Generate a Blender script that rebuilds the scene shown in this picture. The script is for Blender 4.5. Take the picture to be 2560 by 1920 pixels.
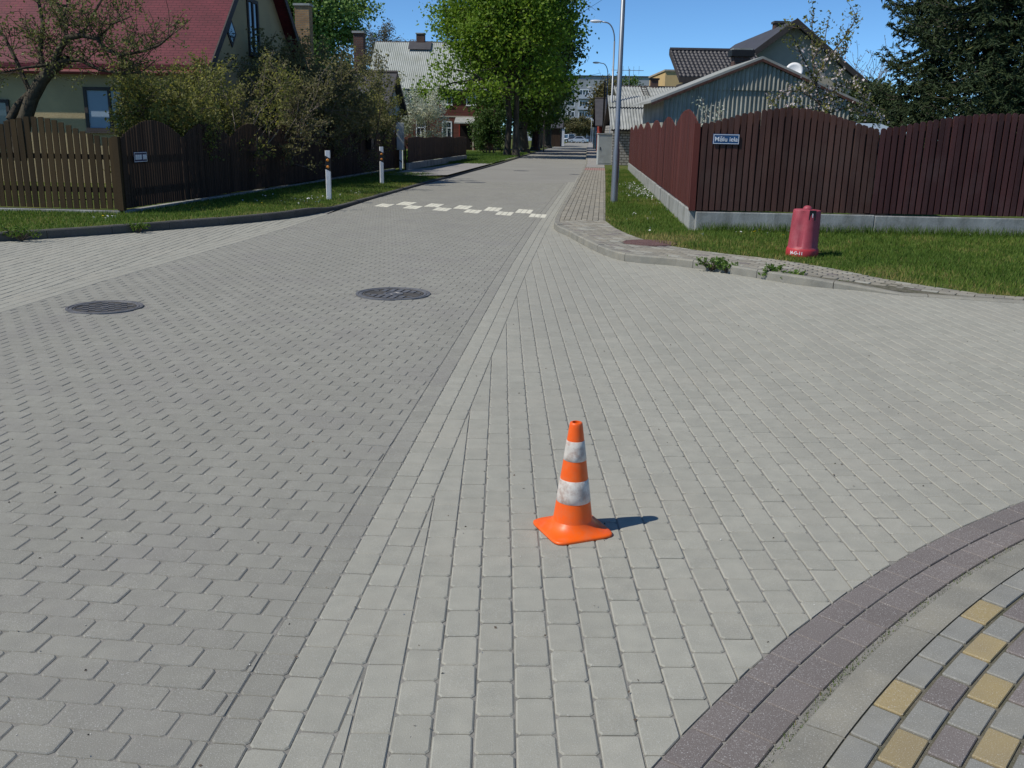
import bpy, math, random
import numpy as np
from mathutils import Vector, Matrix

for o in list(bpy.data.objects):
    bpy.data.objects.remove(o, do_unlink=True)
SC = bpy.context.scene
COL = SC.collection
rng = np.random.default_rng(7)
random.seed(7)

# ------------------------------------------------------------------ camera
FPX, CAMH, HY, ROLL = 2300., 1.62, 336., 0.018
PITCH = math.atan((960-HY)/FPX)
cP, sP = math.cos(PITCH), math.sin(PITCH)
U0 = np.array([0, sP, cP]); FW = np.array([0, cP, -sP]); X0 = np.array([1., 0, 0])
RR = math.cos(ROLL)*X0+math.sin(ROLL)*U0
UU = -math.sin(ROLL)*X0+math.cos(ROLL)*U0
cam = bpy.data.cameras.new('camera')
cam.sensor_width = 36.; cam.lens = FPX/2560*36.
cam.clip_start = .05; cam.clip_end = 6000
camo = bpy.data.objects.new('camera', cam); COL.objects.link(camo)
camo.matrix_world = Matrix(((RR[0], UU[0], -FW[0], 0), (RR[1], UU[1], -FW[1], 0), (RR[2], UU[2], -FW[2], CAMH), (0, 0, 0, 1)))
SC.camera = camo
SC.render.resolution_x = 1024; SC.render.resolution_y = 768

def ray(x, y): return (x-1280)/FPX*RR+(960-y)/FPX*UU+FW
def G(x, y, z=0.):
    d = ray(x, y); t = (z-CAMH)/d[2]; return (d[0]*t, d[1]*t)
def at(x, y, Y):
    d = ray(x, y); t = Y/d[1]; return np.array([d[0]*t, Y, CAMH+d[2]*t])
def px(x, y, z):
    q = np.array([x, y, z-CAMH]); zc = q@FW
    return 1280+FPX*(q@RR)/zc, 960-FPX*(q@UU)/zc

# ------------------------------------------------------------------ light
SUN_EL = math.radians(51.); SUN_AZ = math.atan2(-.938, -.346)   # direction (x,y) towards the sun
sdir = Vector((math.sin(SUN_AZ)*math.cos(SUN_EL), math.cos(SUN_AZ)*math.cos(SUN_EL), math.sin(SUN_EL)))
W = bpy.data.worlds.new('World'); SC.world = W; W.use_nodes = True
wn = W.node_tree.nodes; wl = W.node_tree.links
bg = wn['Background']; bg.inputs['Strength'].default_value = .13
sky = wn.new('ShaderNodeTexSky'); sky.sky_type = 'NISHITA'; sky.sun_disc = False
sky.sun_elevation = SUN_EL; sky.sun_rotation = SUN_AZ
sky.altitude = 0; sky.air_density = .5; sky.dust_density = 0.0; sky.ozone_density = 6.
wb = wn.new('ShaderNodeVectorMath'); wb.operation = 'MULTIPLY'; wb.inputs[1].default_value = (.86, 1.10, 1.14)
wl.new(sky.outputs[0], wb.inputs[0]); wl.new(wb.outputs[0], bg.inputs['Color'])
sun = bpy.data.lights.new('sun', 'SUN'); sun.energy = 4.1; sun.angle = math.radians(.55); sun.color = (1., .95, .87)
suno = bpy.data.objects.new('sun', sun); COL.objects.link(suno)
suno.rotation_euler = sdir.to_track_quat('Z', 'Y').to_euler()
SC.view_settings.view_transform = 'Standard'; SC.view_settings.look = 'None'
SC.view_settings.exposure = 0.0; SC.view_settings.gamma = 1.0

# ------------------------------------------------------------------ materials
def _n(nt, t, **k):
    n = nt.nodes.new(t)
    for a, b in k.items(): setattr(n, a, b)
    return n
def mat(name, c1, c2=None, scale=3., detail=5., rough=.85, bump=0., bscale=60., bdist=.01, rnd=0., spec=.3, metal=0.,
        speck=None, speck_c=None, speck_s=260., stain=None, stain_s=.6, stretch=None, trans=0., coords='pos', contrast=(.35, .65), streak=None):
    """procedural surface: two-tone noise, per-piece variation, fine speckle, stain, bump"""
    m = bpy.data.materials.new(name); m.use_nodes = True
    nt = m.node_tree; L = nt.links; b = nt.nodes['Principled BSDF']
    b.inputs['Roughness'].default_value = rough
    b.inputs['Specular IOR Level'].default_value = spec
    b.inputs['Metallic'].default_value = metal
    if coords == 'pos': co = _n(nt, 'ShaderNodeNewGeometry').outputs['Position']
    else: co = _n(nt, 'ShaderNodeTexCoord').outputs['Object']
    if stretch:
        mp = _n(nt, 'ShaderNodeMapping'); mp.inputs['Scale'].default_value = stretch
        L.new(co, mp.inputs['Vector']); co2 = mp.outputs['Vector']
    else: co2 = co
    c2 = c2 or tuple(x*.8 for x in c1)
    nz = _n(nt, 'ShaderNodeTexNoise'); nz.inputs['Scale'].default_value = scale; nz.inputs['Detail'].default_value = detail
    L.new(co2, nz.inputs['Vector'])
    mr = _n(nt, 'ShaderNodeMapRange'); mr.inputs[1].default_value = contrast[0]; mr.inputs[2].default_value = contrast[1]
    L.new(nz.outputs['Fac'], mr.inputs[0])
    mx = _n(nt, 'ShaderNodeMix', data_type='RGBA'); L.new(mr.outputs[0], mx.inputs[0])
    mx.inputs[6].default_value = (*c1, 1); mx.inputs[7].default_value = (*c2, 1)
    col = mx.outputs[2]
    if rnd:
        at_ = _n(nt, 'ShaderNodeAttribute', attribute_name='rnd'); oi = _n(nt, 'ShaderNodeObjectInfo')
        ad = _n(nt, 'ShaderNodeMath', operation='ADD'); L.new(at_.outputs['Fac'], ad.inputs[0]); L.new(oi.outputs['Random'], ad.inputs[1])
        fr = _n(nt, 'ShaderNodeMath', operation='FRACT'); L.new(ad.outputs[0], fr.inputs[0])
        m2 = _n(nt, 'ShaderNodeMapRange'); m2.inputs[3].default_value = 1-rnd; m2.inputs[4].default_value = 1+rnd; L.new(fr.outputs[0], m2.inputs[0])
        vm = _n(nt, 'ShaderNodeVectorMath', operation='SCALE'); L.new(col, vm.inputs[0]); L.new(m2.outputs[0], vm.inputs['Scale']); col = vm.outputs[0]
    if stain:
        n3 = _n(nt, 'ShaderNodeTexNoise'); n3.inputs['Scale'].default_value = stain_s; n3.inputs['Detail'].default_value = 6; n3.inputs['Roughness'].default_value = .65
        L.new(co, n3.inputs['Vector'])
        m3 = _n(nt, 'ShaderNodeMapRange'); m3.inputs[1].default_value = .48; m3.inputs[2].default_value = .72; m3.inputs[4].default_value = stain[3]
        L.new(n3.outputs['Fac'], m3.inputs[0])
        x3 = _n(nt, 'ShaderNodeMix', data_type='RGBA'); L.new(m3.outputs[0], x3.inputs[0]); L.new(col, x3.inputs[6]); x3.inputs[7].default_value = (*stain[:3], 1); col = x3.outputs[2]
    if streak:
        mp5 = _n(nt, 'ShaderNodeMapping'); mp5.inputs['Rotation'].default_value = (0, 0, streak[4]); mp5.inputs['Scale'].default_value = streak[5]; L.new(co, mp5.inputs['Vector'])
        n5 = _n(nt, 'ShaderNodeTexNoise'); n5.inputs['Scale'].default_value = 1.; n5.inputs['Detail'].default_value = 7; n5.inputs['Roughness'].default_value = .6; L.new(mp5.outputs[0], n5.inputs['Vector'])
        r5 = _n(nt, 'ShaderNodeMapRange'); r5.inputs[1].default_value = .45; r5.inputs[2].default_value = .75; r5.inputs[4].default_value = streak[3]; L.new(n5.outputs['Fac'], r5.inputs[0])
        y5 = _n(nt, 'ShaderNodeMix', data_type='RGBA'); L.new(r5.outputs[0], y5.inputs[0]); L.new(col, y5.inputs[6]); y5.inputs[7].default_value = (*streak[:3], 1); col = y5.outputs[2]
    if speck:
        vo = _n(nt, 'ShaderNodeTexNoise'); vo.inputs['Scale'].default_value = speck_s; vo.inputs['Detail'].default_value = 2.; L.new(co, vo.inputs['Vector'])
        m4 = _n(nt, 'ShaderNodeMapRange'); m4.inputs[1].default_value = .6; m4.inputs[2].default_value = .72; m4.inputs[4].default_value = speck; L.new(vo.outputs['Fac'], m4.inputs[0])
        x4 = _n(nt, 'ShaderNodeMix', data_type='RGBA'); L.new(m4.outputs[0], x4.inputs[0]); L.new(col, x4.inputs[6]); x4.inputs[7].default_value = (*(speck_c or (.6, .6, .58)), 1); col = x4.outputs[2]
        m5 = _n(nt, 'ShaderNodeMapRange'); m5.inputs[1].default_value = .42; m5.inputs[2].default_value = .3; m5.inputs[4].default_value = speck*.7; L.new(vo.outputs['Fac'], m5.inputs[0])
        x5 = _n(nt, 'ShaderNodeMix', data_type='RGBA'); L.new(m5.outputs[0], x5.inputs[0]); L.new(col, x5.inputs[6]); x5.inputs[7].default_value = (c1[0]*.4, c1[1]*.4, c1[2]*.4, 1); col = x5.outputs[2]
    L.new(col, b.inputs['Base Color'])
    if bump:
        nb = _n(nt, 'ShaderNodeTexNoise'); nb.inputs['Scale'].default_value = bscale; nb.inputs['Detail'].default_value = 4; L.new(co2, nb.inputs['Vector'])
        bp = _n(nt, 'ShaderNodeBump'); bp.inputs['Strength'].default_value = bump; bp.inputs['Distance'].default_value = bdist
        L.new(nb.outputs['Fac'], bp.inputs['Height']); L.new(bp.outputs[0], b.inputs['Normal'])
    if trans:
        out = nt.nodes['Material Output']; tr = _n(nt, 'ShaderNodeBsdfTranslucent'); L.new(col, tr.inputs['Color'])
        ms = _n(nt, 'ShaderNodeMixShader'); ms.inputs[0].default_value = trans
        L.new(b.outputs[0], ms.inputs[1]); L.new(tr.outputs[0], ms.inputs[2]); L.new(ms.outputs[0], out.inputs['Surface'])
    return m
def brickmat(name, c1, c2, mortar, bw, bh, msize=.01, rough=.85, bump=.5, rot=None, bdist=.01, coords='Object'):
    m = bpy.data.materials.new(name); m.use_nodes = True
    nt = m.node_tree; L = nt.links; b = nt.nodes['Principled BSDF']; b.inputs['Roughness'].default_value = rough; b.inputs['Specular IOR Level'].default_value = .25
    uv = _n(nt, 'ShaderNodeUVMap')
    br = _n(nt, 'ShaderNodeTexBrick'); br.inputs['Color1'].default_value = (*c1, 1); br.inputs['Color2'].default_value = (*c2, 1); br.inputs['Mortar'].default_value = (*mortar, 1)
    br.inputs['Scale'].default_value = 1; br.inputs['Brick Width'].default_value = bw; br.inputs['Row Height'].default_value = bh; br.inputs['Mortar Size'].default_value = msize; br.inputs['Bias'].default_value = 0
    L.new(uv.outputs[0], br.inputs['Vector'])
    nz = _n(nt, 'ShaderNodeTexNoise'); nz.inputs['Scale'].default_value = 1.5; nz.inputs['Detail'].default_value = 6; L.new(uv.outputs[0], nz.inputs['Vector'])
    mr = _n(nt, 'ShaderNodeMapRange'); mr.inputs[1].default_value = .3; mr.inputs[2].default_value = .7; mr.inputs[3].default_value = .75; mr.inputs[4].default_value = 1.15; L.new(nz.outputs['Fac'], mr.inputs[0])
    vm = _n(nt, 'ShaderNodeVectorMath', operation='SCALE'); L.new(br.outputs['Color'], vm.inputs[0]); L.new(mr.outputs[0], vm.inputs['Scale']); L.new(vm.outputs[0], b.inputs['Base Color'])
    bp = _n(nt, 'ShaderNodeBump', invert=True); bp.inputs['Strength'].default_value = bump; bp.inputs['Distance'].default_value = bdist; L.new(br.outputs['Fac'], bp.inputs['Height']); L.new(bp.outputs[0], b.inputs['Normal'])
    return m
def leafmat(name, ca, cb, cc=None, trans=.35, rough=.55):
    m = bpy.data.materials.new(name); m.use_nodes = True
    nt = m.node_tree; L = nt.links; b = nt.nodes['Principled BSDF']; b.inputs['Roughness'].default_value = rough; b.inputs['Specular IOR Level'].default_value = .3
    at_ = _n(nt, 'ShaderNodeAttribute', attribute_name='rnd'); cr = _n(nt, 'ShaderNodeValToRGB'); L.new(at_.outputs['Fac'], cr.inputs[0])
    e = cr.color_ramp.elements; e[0].color = (*ca, 1); e[1].color = (*cb, 1)
    if cc: x = e.new(.82); x.color = (*cb, 1); e[-1].color = (*cc, 1)
    L.new(cr.outputs[0], b.inputs['Base Color'])
    tr = _n(nt, 'ShaderNodeBsdfTranslucent'); L.new(cr.outputs[0], tr.inputs['Color'])
    ms = _n(nt, 'ShaderNodeMixShader'); ms.inputs[0].default_value = trans; out = nt.nodes['Material Output']
    L.new(b.outputs[0], ms.inputs[1]); L.new(tr.outputs[0], ms.inputs[2]); L.new(ms.outputs[0], out.inputs['Surface'])
    return m
def plain(name, c, rough=.6, spec=.4, metal=0., coat=0.):
    m = bpy.data.materials.new(name); m.use_nodes = True; b = m.node_tree.nodes['Principled BSDF']
    b.inputs['Base Color'].default_value = (*c, 1); b.inputs['Roughness'].default_value = rough; b.inputs['Specular IOR Level'].default_value = spec; b.inputs['Metallic'].default_value = metal; b.inputs['Coat Weight'].default_value = coat
    return m

M = {}
def MM(k, *a, **kw): M[k] = mat(k, *a, **kw)
MM('paver_main', (.288, .281, .239), (.245, .240, .206), scale=13, detail=7, contrast=(.28, .72), rnd=.055, speck=.6, speck_s=330, stain=(.225, .212, .198, .5), stain_s=1.1, streak=(.215, .21, .18, .45, .08, (.9, .16, 1)), bump=.5, bscale=220, bdist=.002, rough=.94, spec=.15)
MM('paver_grey', (.352, .344, .288), (.298, .293, .248), scale=13, detail=7, contrast=(.28, .72), rnd=.055, speck=.45, speck_s=330, stain=(.37, .35, .29, .5), stain_s=1.4, streak=(.235, .23, .20, .5, 1.35, (.7, .10, 1)), bump=.5, bscale=220, bdist=.002, rough=.94, spec=.15)
MM('paver_foot', (.262, .258, .228), (.215, .213, .19), scale=13, detail=7, contrast=(.28, .72), rnd=.05, speck=.55, speck_s=330, stain=(.30, .28, .22, .5), stain_s=2., bump=.5, bscale=220, bdist=.002, rough=.94, spec=.15)
MM('paver_plum', (.19, .166, .153), (.16, .142, .132), scale=1.6, rnd=.07, speck=.7, speck_s=300, bump=.35, bscale=220, bdist=.002, rough=.92, spec=.2)
MM('paver_yellow', (.335, .265, .135), (.29, .235, .135), scale=6, rnd=.07, speck=.6, speck_s=300, bump=.35, bscale=220, bdist=.002, rough=.92, spec=.2)
MM('paver_tan', (.285, .262, .205), (.235, .222, .185), scale=2, rnd=.16, speck=.4, speck_s=300, rough=.92, spec=.2)
MM('paver_pale', (.66, .64, .52), (.58, .56, .46), scale=4, rnd=.05, speck=.3, rough=.9, spec=.2)
MM('paver_pink', (.33, .20, .17), (.29, .18, .16), scale=4, rnd=.1, speck=.3, rough=.9, spec=.2)
MM('sand', (.26, .25, .225), (.19, .185, .165), scale=9, speck=.6, speck_s=420, bump=.5, bscale=300, bdist=.003, rough=1., spec=.1)
MM('sand_dark', (.15, .135, .105), (.085, .085, .055), scale=14, speck=.5, speck_s=380, bump=.6, bscale=200, bdist=.004, rough=1., spec=.1)
MM('road_far', (.268, .26, .228), (.24, .232, .205), scale=.35, detail=8, speck=.3, speck_s=40, rough=.95, spec=.15)
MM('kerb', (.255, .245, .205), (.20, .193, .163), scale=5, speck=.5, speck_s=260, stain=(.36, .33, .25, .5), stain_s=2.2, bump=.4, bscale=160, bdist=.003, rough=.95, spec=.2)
MM('kerb_shaded', (.095, .09, .082), (.07, .067, .062), scale=4, speck=.4, stain=(.12, .13, .09, .5), stain_s=2., bump=.4, bscale=160, bdist=.003, rough=.95, spec=.2)  # left kerb: shade on its sunless road face is put into this dark colour
MM('verge', (.065, .105, .024), (.11, .125, .038), scale=2.2, stain=(.19, .165, .07, .75), stain_s=1.1, bump=.8, bscale=70, bdist=.03, rough=1., spec=.05)
MM('ground', (.06, .085, .03), (.09, .09, .045), scale=.4, bump=.3, bscale=20, bdist=.05, rough=1., spec=.05)
MM('drive', (.30, .285, .26), (.26, .25, .235), scale=2, speck=.3, speck_s=120, rough=.95, spec=.15)
MM('plinth', (.37, .375, .35), (.29, .295, .28), scale=2.5, stretch=(1, 1, .5), speck=.3, speck_s=90, stain=(.15, .15, .13, .75), stain_s=2.4, streak=(.13, .135, .115, .8, 0., (3.5, 3.5, .35)), bump=.5, bscale=40, bdist=.01, rough=.95, spec=.15)
MM('wood_red', (.10, .026, .02), (.07, .02, .016), scale=7, stretch=(1, 1, .12), rnd=.22, bump=.4, bscale=50, bdist=.004, rough=.7, spec=.25)
MM('wood_plum', (.078, .028, .026), (.052, .02, .02), scale=7, stretch=(1, 1, .12), rnd=.25, bump=.4, bscale=50, bdist=.004, rough=.65, spec=.3, stain=(.115, .075, .07, .3), stain_s=1.7)
MM('wood_brown', (.092, .044, .034), (.062, .03, .025), scale=7, stretch=(1, 1, .12), rnd=.22, bump=.4, bscale=50, bdist=.004, rough=.75, spec=.25, stain=(.12, .085, .07, .35), stain_s=1.3)
MM('wood_olive', (.068, .044, .019), (.045, .03, .015), scale=6, stretch=(1, 1, .12), rnd=.22, bump=.4, bscale=50, bdist=.004, rough=.8, spec=.2)
MM('wood_dark', (.060, .038, .026), (.042, .028, .02), scale=6, stretch=(1, 1, .12), rnd=.2, rough=.85, spec=.15)
MM('orange', (.90, .125, .004), (.84, .105, .004), scale=12, rough=.42, spec=.45, stain=(.60, .20, .09, .35), stain_s=26, bump=.08, bscale=80, bdist=.002, coords='obj')
MM('band', (.74, .69, .61), (.50, .46, .40), scale=26, stretch=(1, 1, .35), rough=.5, spec=.4, stain=(.30, .16, .11, .9), stain_s=19, coords='obj')
MM('hood', (.38, .055, .075), (.30, .045, .062), scale=9, rough=.55, spec=.4, speck=.15, speck_s=200, stain=(.42, .12, .13, .6), stain_s=5, coords='obj')
MM('hood_base', (.50, .04, .048), (.40, .035, .045), scale=14, rough=.5, spec=.4, coords='obj')
MM('iron', (.20, .195, .19), (.12, .118, .118), scale=12, rough=.55, spec=.5, metal=.35, speck=.3, speck_s=150, bump=.3, bscale=120, bdist=.002)
MM('iron_dirt', (.10, .095, .088), (.06, .058, .055), scale=14, rough=.95, spec=.2)
MM('rust_iron', (.15, .085, .075), (.11, .065, .06), scale=8, rough=.85, spec=.2, speck=.3)
MM('galv', (.27, .29, .31), (.21, .23, .25), scale=3, stretch=(1, 1, .3), rough=.45, spec=.5, metal=.6, bump=.1, bscale=60, bdist=.002)
MM('white_paint', (.72, .74, .76), (.62, .64, .66), scale=8, rough=.5, spec=.4)
MM('cabinet', (.40, .42, .40), (.35, .37, .355), scale=4, rough=.55, spec=.35, stain=(.26, .26, .24, .4), stain_s=2)
MM('plaster_cream', (.46, .36, .20), (.38, .30, .17), scale=.9, rough=.95, spec=.15, bump=.5, bscale=30, bdist=.01, stain=(.27, .24, .16, .4), stain_s=.5)
MM('plaster_blue', (.36, .46, .44), (.31, .41, .40), scale=1.2, rough=.95, spec=.15)
MM('plaster_grey', (.44, .39, .31), (.37, .33, .265), scale=1., rough=.95, spec=.15, bump=.4, bscale=30, bdist=.01)
MM('plaster_yellow', (.62, .45, .22), (.56, .41, .21), scale=1., rough=.95, spec=.15)
MM('block_wall', (.33, .35, .36), (.28, .30, .315), scale=.3, rough=.95, spec=.15)
MM('block_panel', (.46, .50, .55), (.40, .44, .50), scale=.5, rough=.9, spec=.15)
MM('slate', (.36, .37, .35), (.27, .28, .265), scale=2.5, stretch=(1, 1, .6), rough=.95, spec=.15, stain=(.16, .17, .13, .55), stain_s=1.2, bump=.3, bscale=40, bdist=.01)
MM('slate_wall', (.42, .41, .35), (.29, .285, .245), scale=2.5, stretch=(1, 1, .3), rough=.95, spec=.15, stain=(.15, .155, .14, .5), stain_s=1.1)
MM('slate_pale', (.42, .44, .41), (.33, .35, .32), scale=.6, rough=.95, spec=.15, stain=(.25, .26, .2, .5), stain_s=.4)
MM('tile_dark', (.058, .053, .055), (.042, .04, .042), scale=4, rnd=.2, rough=.5, spec=.4)
MM('roof_sheet', (.07, .068, .072), (.055, .053, .057), scale=2, rough=.6, spec=.35)
MM('trim_dark', (.06, .05, .045), (.045, .038, .035), scale=4, rough=.7, spec=.3)
MM('red_trim', (.20, .035, .035), (.15, .03, .03), scale=4, rough=.6, spec=.3)
MM('brown_board', (.15, .058, .042), (.105, .042, .034), scale=2.5, stretch=(.4, .4, 3), rough=.85, spec=.15, rnd=.15)
MM('red_board', (.30, .06, .045), (.24, .05, .04), scale=3, rough=.85, spec=.15)
MM('bark', (.105, .09, .072), (.05, .043, .036), scale=5, stretch=(1, 1, .25), rough=.95, spec=.1, bump=1., bscale=14, bdist=.05)
MM('bark_moss', (.088, .075, .052), (.045, .038, .03), scale=9, rough=.95, spec=.1, bump=.8, bscale=30, bdist=.02)
MM('twig', (.15, .118, .088), (.10, .078, .06), scale=6, rough=.9, spec=.1)
MM('twig_pale', (.25, .21, .17), (.16, .13, .105), scale=6, rough=.9, spec=.1)
MM('white_brick', (.55, .54, .5), (.42, .41, .38), scale=4, rough=.9, spec=.15)
MM('sign_blue', (.018, .075, .19), (.016, .065, .165), scale=6, rough=.45, spec=.4)
MM('sign_navy', (.014, .018, .075), (.012, .015, .06), scale=6, rough=.5, spec=.4)
M['white'] = plain('white', (.78, .8, .82), .5)
M['letter'] = plain('letter', (.80, .82, .84), .5)
M['black'] = plain('black', (.012, .012, .013), .5)
M['dark_void'] = plain('dark_void', (.012, .01, .01), .9, .1)
M['reflector'] = plain('reflector', (.75, .25, .02), .25, .6)
M['glass_dark'] = plain('glass_dark', (.02, .025, .03), .06, .7)
M['glass_blue'] = plain('glass_blue', (.045, .06, .07), .08, .6)
M['curtain'] = plain('curtain', (.26, .34, .42), .7, .3)
M['lamp_head'] = plain('lamp_head', (.70, .72, .74), .35, .5)
M['silver'] = plain('silver', (.42, .44, .47), .3, .5, .5, .6)
M['car_white'] = plain('car_white', (.62, .63, .63), .35, .5, 0, .6)
M['car_dark'] = plain('car_dark', (.05, .055, .065), .3, .5, 0, .6)
M['tyre'] = plain('tyre', (.015, .015, .015), .9, .2)
M['red_lens'] = plain('red_lens', (.4, .01, .01), .2, .6)
M['dish'] = plain('dish', (.75, .76, .76), .5, .3)
M['sheet_blue'] = plain('sheet_blue', (.42, .50, .56), .4, .5, .3)
M['red_roof'] = brickmat('red_roof', (.135, .022, .03), (.12, .02, .028), (.075, .014, .02), .24, .105, .008, rough=.6, bump=.8, bdist=.03)
M['chim_brick'] = brickmat('chim_brick', (.36, .22, .10), (.29, .17, .08), (.20, .17, .13), .25, .085, .012, bump=.6)
M['dark_brick'] = brickmat('dark_brick', (.13, .06, .045), (.09, .05, .04), (.10, .09, .08), .25, .085, .012, bump=.6)
M['grey_brick'] = brickmat('grey_brick', (.40, .385, .35), (.30, .29, .27), (.12, .115, .105), .26, .14, .018, bump=1., bdist=.03)
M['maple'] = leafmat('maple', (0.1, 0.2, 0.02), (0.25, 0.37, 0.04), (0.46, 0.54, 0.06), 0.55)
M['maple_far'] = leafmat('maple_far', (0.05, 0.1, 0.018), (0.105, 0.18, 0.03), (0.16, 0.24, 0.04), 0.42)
M['willow'] = leafmat('willow', (0.055, 0.088, 0.03), (0.1, 0.14, 0.045), (0.14, 0.18, 0.055), 0.4)
M['lime'] = leafmat('lime', (0.12, 0.22, 0.05), (0.23, 0.36, 0.1), (0.33, 0.46, 0.14), 0.5)
M['olive'] = leafmat('olive', (0.125, 0.135, 0.04), (0.22, 0.225, 0.055), (0.36, 0.34, 0.06), 0.48)
M['olive_dark'] = leafmat('olive_dark', (0.14, 0.135, 0.06), (0.22, 0.208, 0.08), (0.3, 0.28, 0.085), 0.46)
M['apple'] = leafmat('apple', (0.09, 0.105, 0.03), (0.18, 0.19, 0.055), (0.28, 0.27, 0.09), 0.4)
M['hazy'] = leafmat('hazy', (.10, .105, .07), (.15, .15, .10), (.18, .18, .12), .35)
M['bush'] = leafmat('bush', (0.045, 0.09, 0.02), (0.09, 0.15, 0.03), (0.14, 0.2, 0.04), 0.4)
M['bush_brown'] = leafmat('bush_brown', (0.11, 0.1, 0.04), (0.17, 0.155, 0.06), (0.2, 0.2, 0.07), 0.38)
M['spruce'] = leafmat('spruce', (0.026, 0.048, 0.02), (0.06, 0.085, 0.028), (0.14, 0.14, 0.035), 0.18, .7)
M['blossom'] = leafmat('blossom', (.50, .42, .38), (.72, .66, .62), (.78, .60, .60), .3)
M['blossom_green'] = leafmat('blossom_green', (.40, .43, .26), (.70, .71, .58), (.82, .82, .76), .35)
M['grass'] = leafmat('grass', (0.062, 0.128, 0.018), (0.145, 0.225, 0.032), (0.34, 0.29, 0.095), 0.4, .7)
M['weed'] = leafmat('weed', (0.085, 0.17, 0.03), (0.16, 0.25, 0.045), (0.3, 0.32, 0.06), 0.4)
M['daisy'] = leafmat('daisy', (.72, .72, .70), (.82, .82, .80), None, .2)
M['dandelion'] = leafmat('dandelion', (.70, .50, .02), (.8, .6, .03), None, .2)

# ------------------------------------------------------------------ helpers
def newobj(name, me, m=None, parent=None, loc=None, rotz=None):
    o = bpy.data.objects.new(name, me); COL.objects.link(o)
    if m is not None and me is not None and len(me.materials) == 0: me.materials.append(M[m] if isinstance(m, str) else m)
    if parent is not None: o.parent = parent
    if loc is not None: o.location = loc
    if rotz is not None: o.rotation_euler = (0, 0, rotz)
    return o
def tag(o, label=None, cat=None, group=None, kind=None):
    if label: o['label'] = label
    if cat: o['category'] = cat
    if group: o['group'] = group
    if kind: o['kind'] = kind
    return o
def empty(name, loc=(0, 0, 0), rotz=0):
    o = bpy.data.objects.new(name, None); COL.objects.link(o); o.location = loc; o.rotation_euler = (0, 0, rotz); o.empty_display_size = .1
    return o
def pymesh(name, v, f, smooth=False):
    me = bpy.data.meshes.new(name); me.from_pydata([tuple(map(float, p)) for p in v], [], [tuple(int(i) for i in q) for q in f]); me.update()
    if smooth: me.polygons.foreach_set('use_smooth', [True]*len(me.polygons))
    return me
def npmesh(name, V, loops, sizes, rnd=None, smooth=False):
    V = np.asarray(V, np.float32); loops = np.asarray(loops, np.int32).ravel(); sizes = np.asarray(sizes, np.int32)
    me = bpy.data.meshes.new(name); me.vertices.add(len(V)); me.vertices.foreach_set('co', V.ravel())
    me.loops.add(len(loops)); me.loops.foreach_set('vertex_index', loops)
    me.polygons.add(len(sizes)); st = np.zeros(len(sizes), np.int32); st[1:] = np.cumsum(sizes)[:-1]
    me.polygons.foreach_set('loop_start', st)
    me.polygons.foreach_set('use_smooth', np.full(len(sizes), bool(smooth)))
    me.update(calc_edges=True)
    if rnd is not None:
        a = me.attributes.new('rnd', 'FLOAT', 'POINT'); a.data.foreach_set('value', np.asarray(rnd, np.float32))
    return me
class MB:
    """collects simple solids for ONE part"""
    def __init__(s): s.v = []; s.f = []; s.uv = {}
    def add(s, v, f):
        n = len(s.v); s.v += [tuple(p) for p in v]; s.f += [tuple(i+n for i in q) for q in f]; return s
    def box(s, x0, x1, y0, y1, z0, z1):
        v = [(x0, y0, z0), (x1, y0, z0), (x1, y1, z0), (x0, y1, z0), (x0, y0, z1), (x1, y0, z1), (x1, y1, z1), (x0, y1, z1)]
        return s.add(v, [(3, 2, 1, 0), (4, 5, 6, 7), (0, 1, 5, 4), (1, 2, 6, 5), (2, 3, 7, 6), (3, 0, 4, 7)])
    def prism(s, poly, vec):
        """poly: list of 3d points (closed loop), extruded along vec"""
        n = len(poly); p = [Vector(q) for q in poly]; e = Vector(vec)
        nrm = Vector((0, 0, 0))
        for i in range(n): nrm += p[i].cross(p[(i+1) % n])
        if nrm.dot(e) > 0: p = p[::-1]
        v = p+[q+e for q in p]
        return s.add(v, [tuple(range(n)), tuple(range(2*n-1, n-1, -1))]+[(i, i+n, (i+1) % n+n, (i+1) % n) for i in range(n)])
    def tube(s, pts, rad, n=8, cap=True):
        pts = [Vector(p) for p in pts]; rad = rad if hasattr(rad, '__len__') else [rad]*len(pts)
        rings = []; up = None
        for i, p in enumerate(pts):
            d = (pts[min(i+1, len(pts)-1)]-pts[max(i-1, 0)]).normalized()
            a = d.orthogonal().normalized() if up is None else (up-d*up.dot(d)).normalized()
            up = a; b = d.cross(a)
            rings.append([p+(a*math.cos(2*math.pi*k/n)+b*math.sin(2*math.pi*k/n))*rad[i] for k in range(n)])
        v = [q for r in rings for q in r]; f = []
        for i in range(len(pts)-1):
            for k in range(n):
                f.append((i*n+k, i*n+(k+1) % n, (i+1)*n+(k+1) % n, (i+1)*n+k))
        if cap: f.append(tuple(range(n-1, -1, -1))); f.append(tuple((len(pts)-1)*n+k for k in range(n)))
        return s.add(v, f)
    def lathe(s, prof, n=24, c=(0, 0, 0), cap=True):
        v = [(c[0]+r*math.cos(2*math.pi*k/n), c[1]+r*math.sin(2*math.pi*k/n), c[2]+z) for r, z in prof for k in range(n)]; f = []
        for i in range(len(prof)-1):
            for k in range(n): f.append((i*n+k, i*n+(k+1) % n, (i+1)*n+(k+1) % n, (i+1)*n+k))
        if cap: f.append(tuple(range(n-1, -1, -1))); f.append(tuple((len(prof)-1)*n+k for k in range(n)))
        return s.add(v, f)
    def build(s, name, m, parent=None, smooth=False, loc=None, rotz=None, auto=None):
        me = pymesh(name, s.v, s.f, smooth)
        o = newobj(name, me, m, parent, loc, rotz)
        if auto is not None: me.set_sharp_from_angle(angle=math.radians(auto))
        return o
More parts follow.
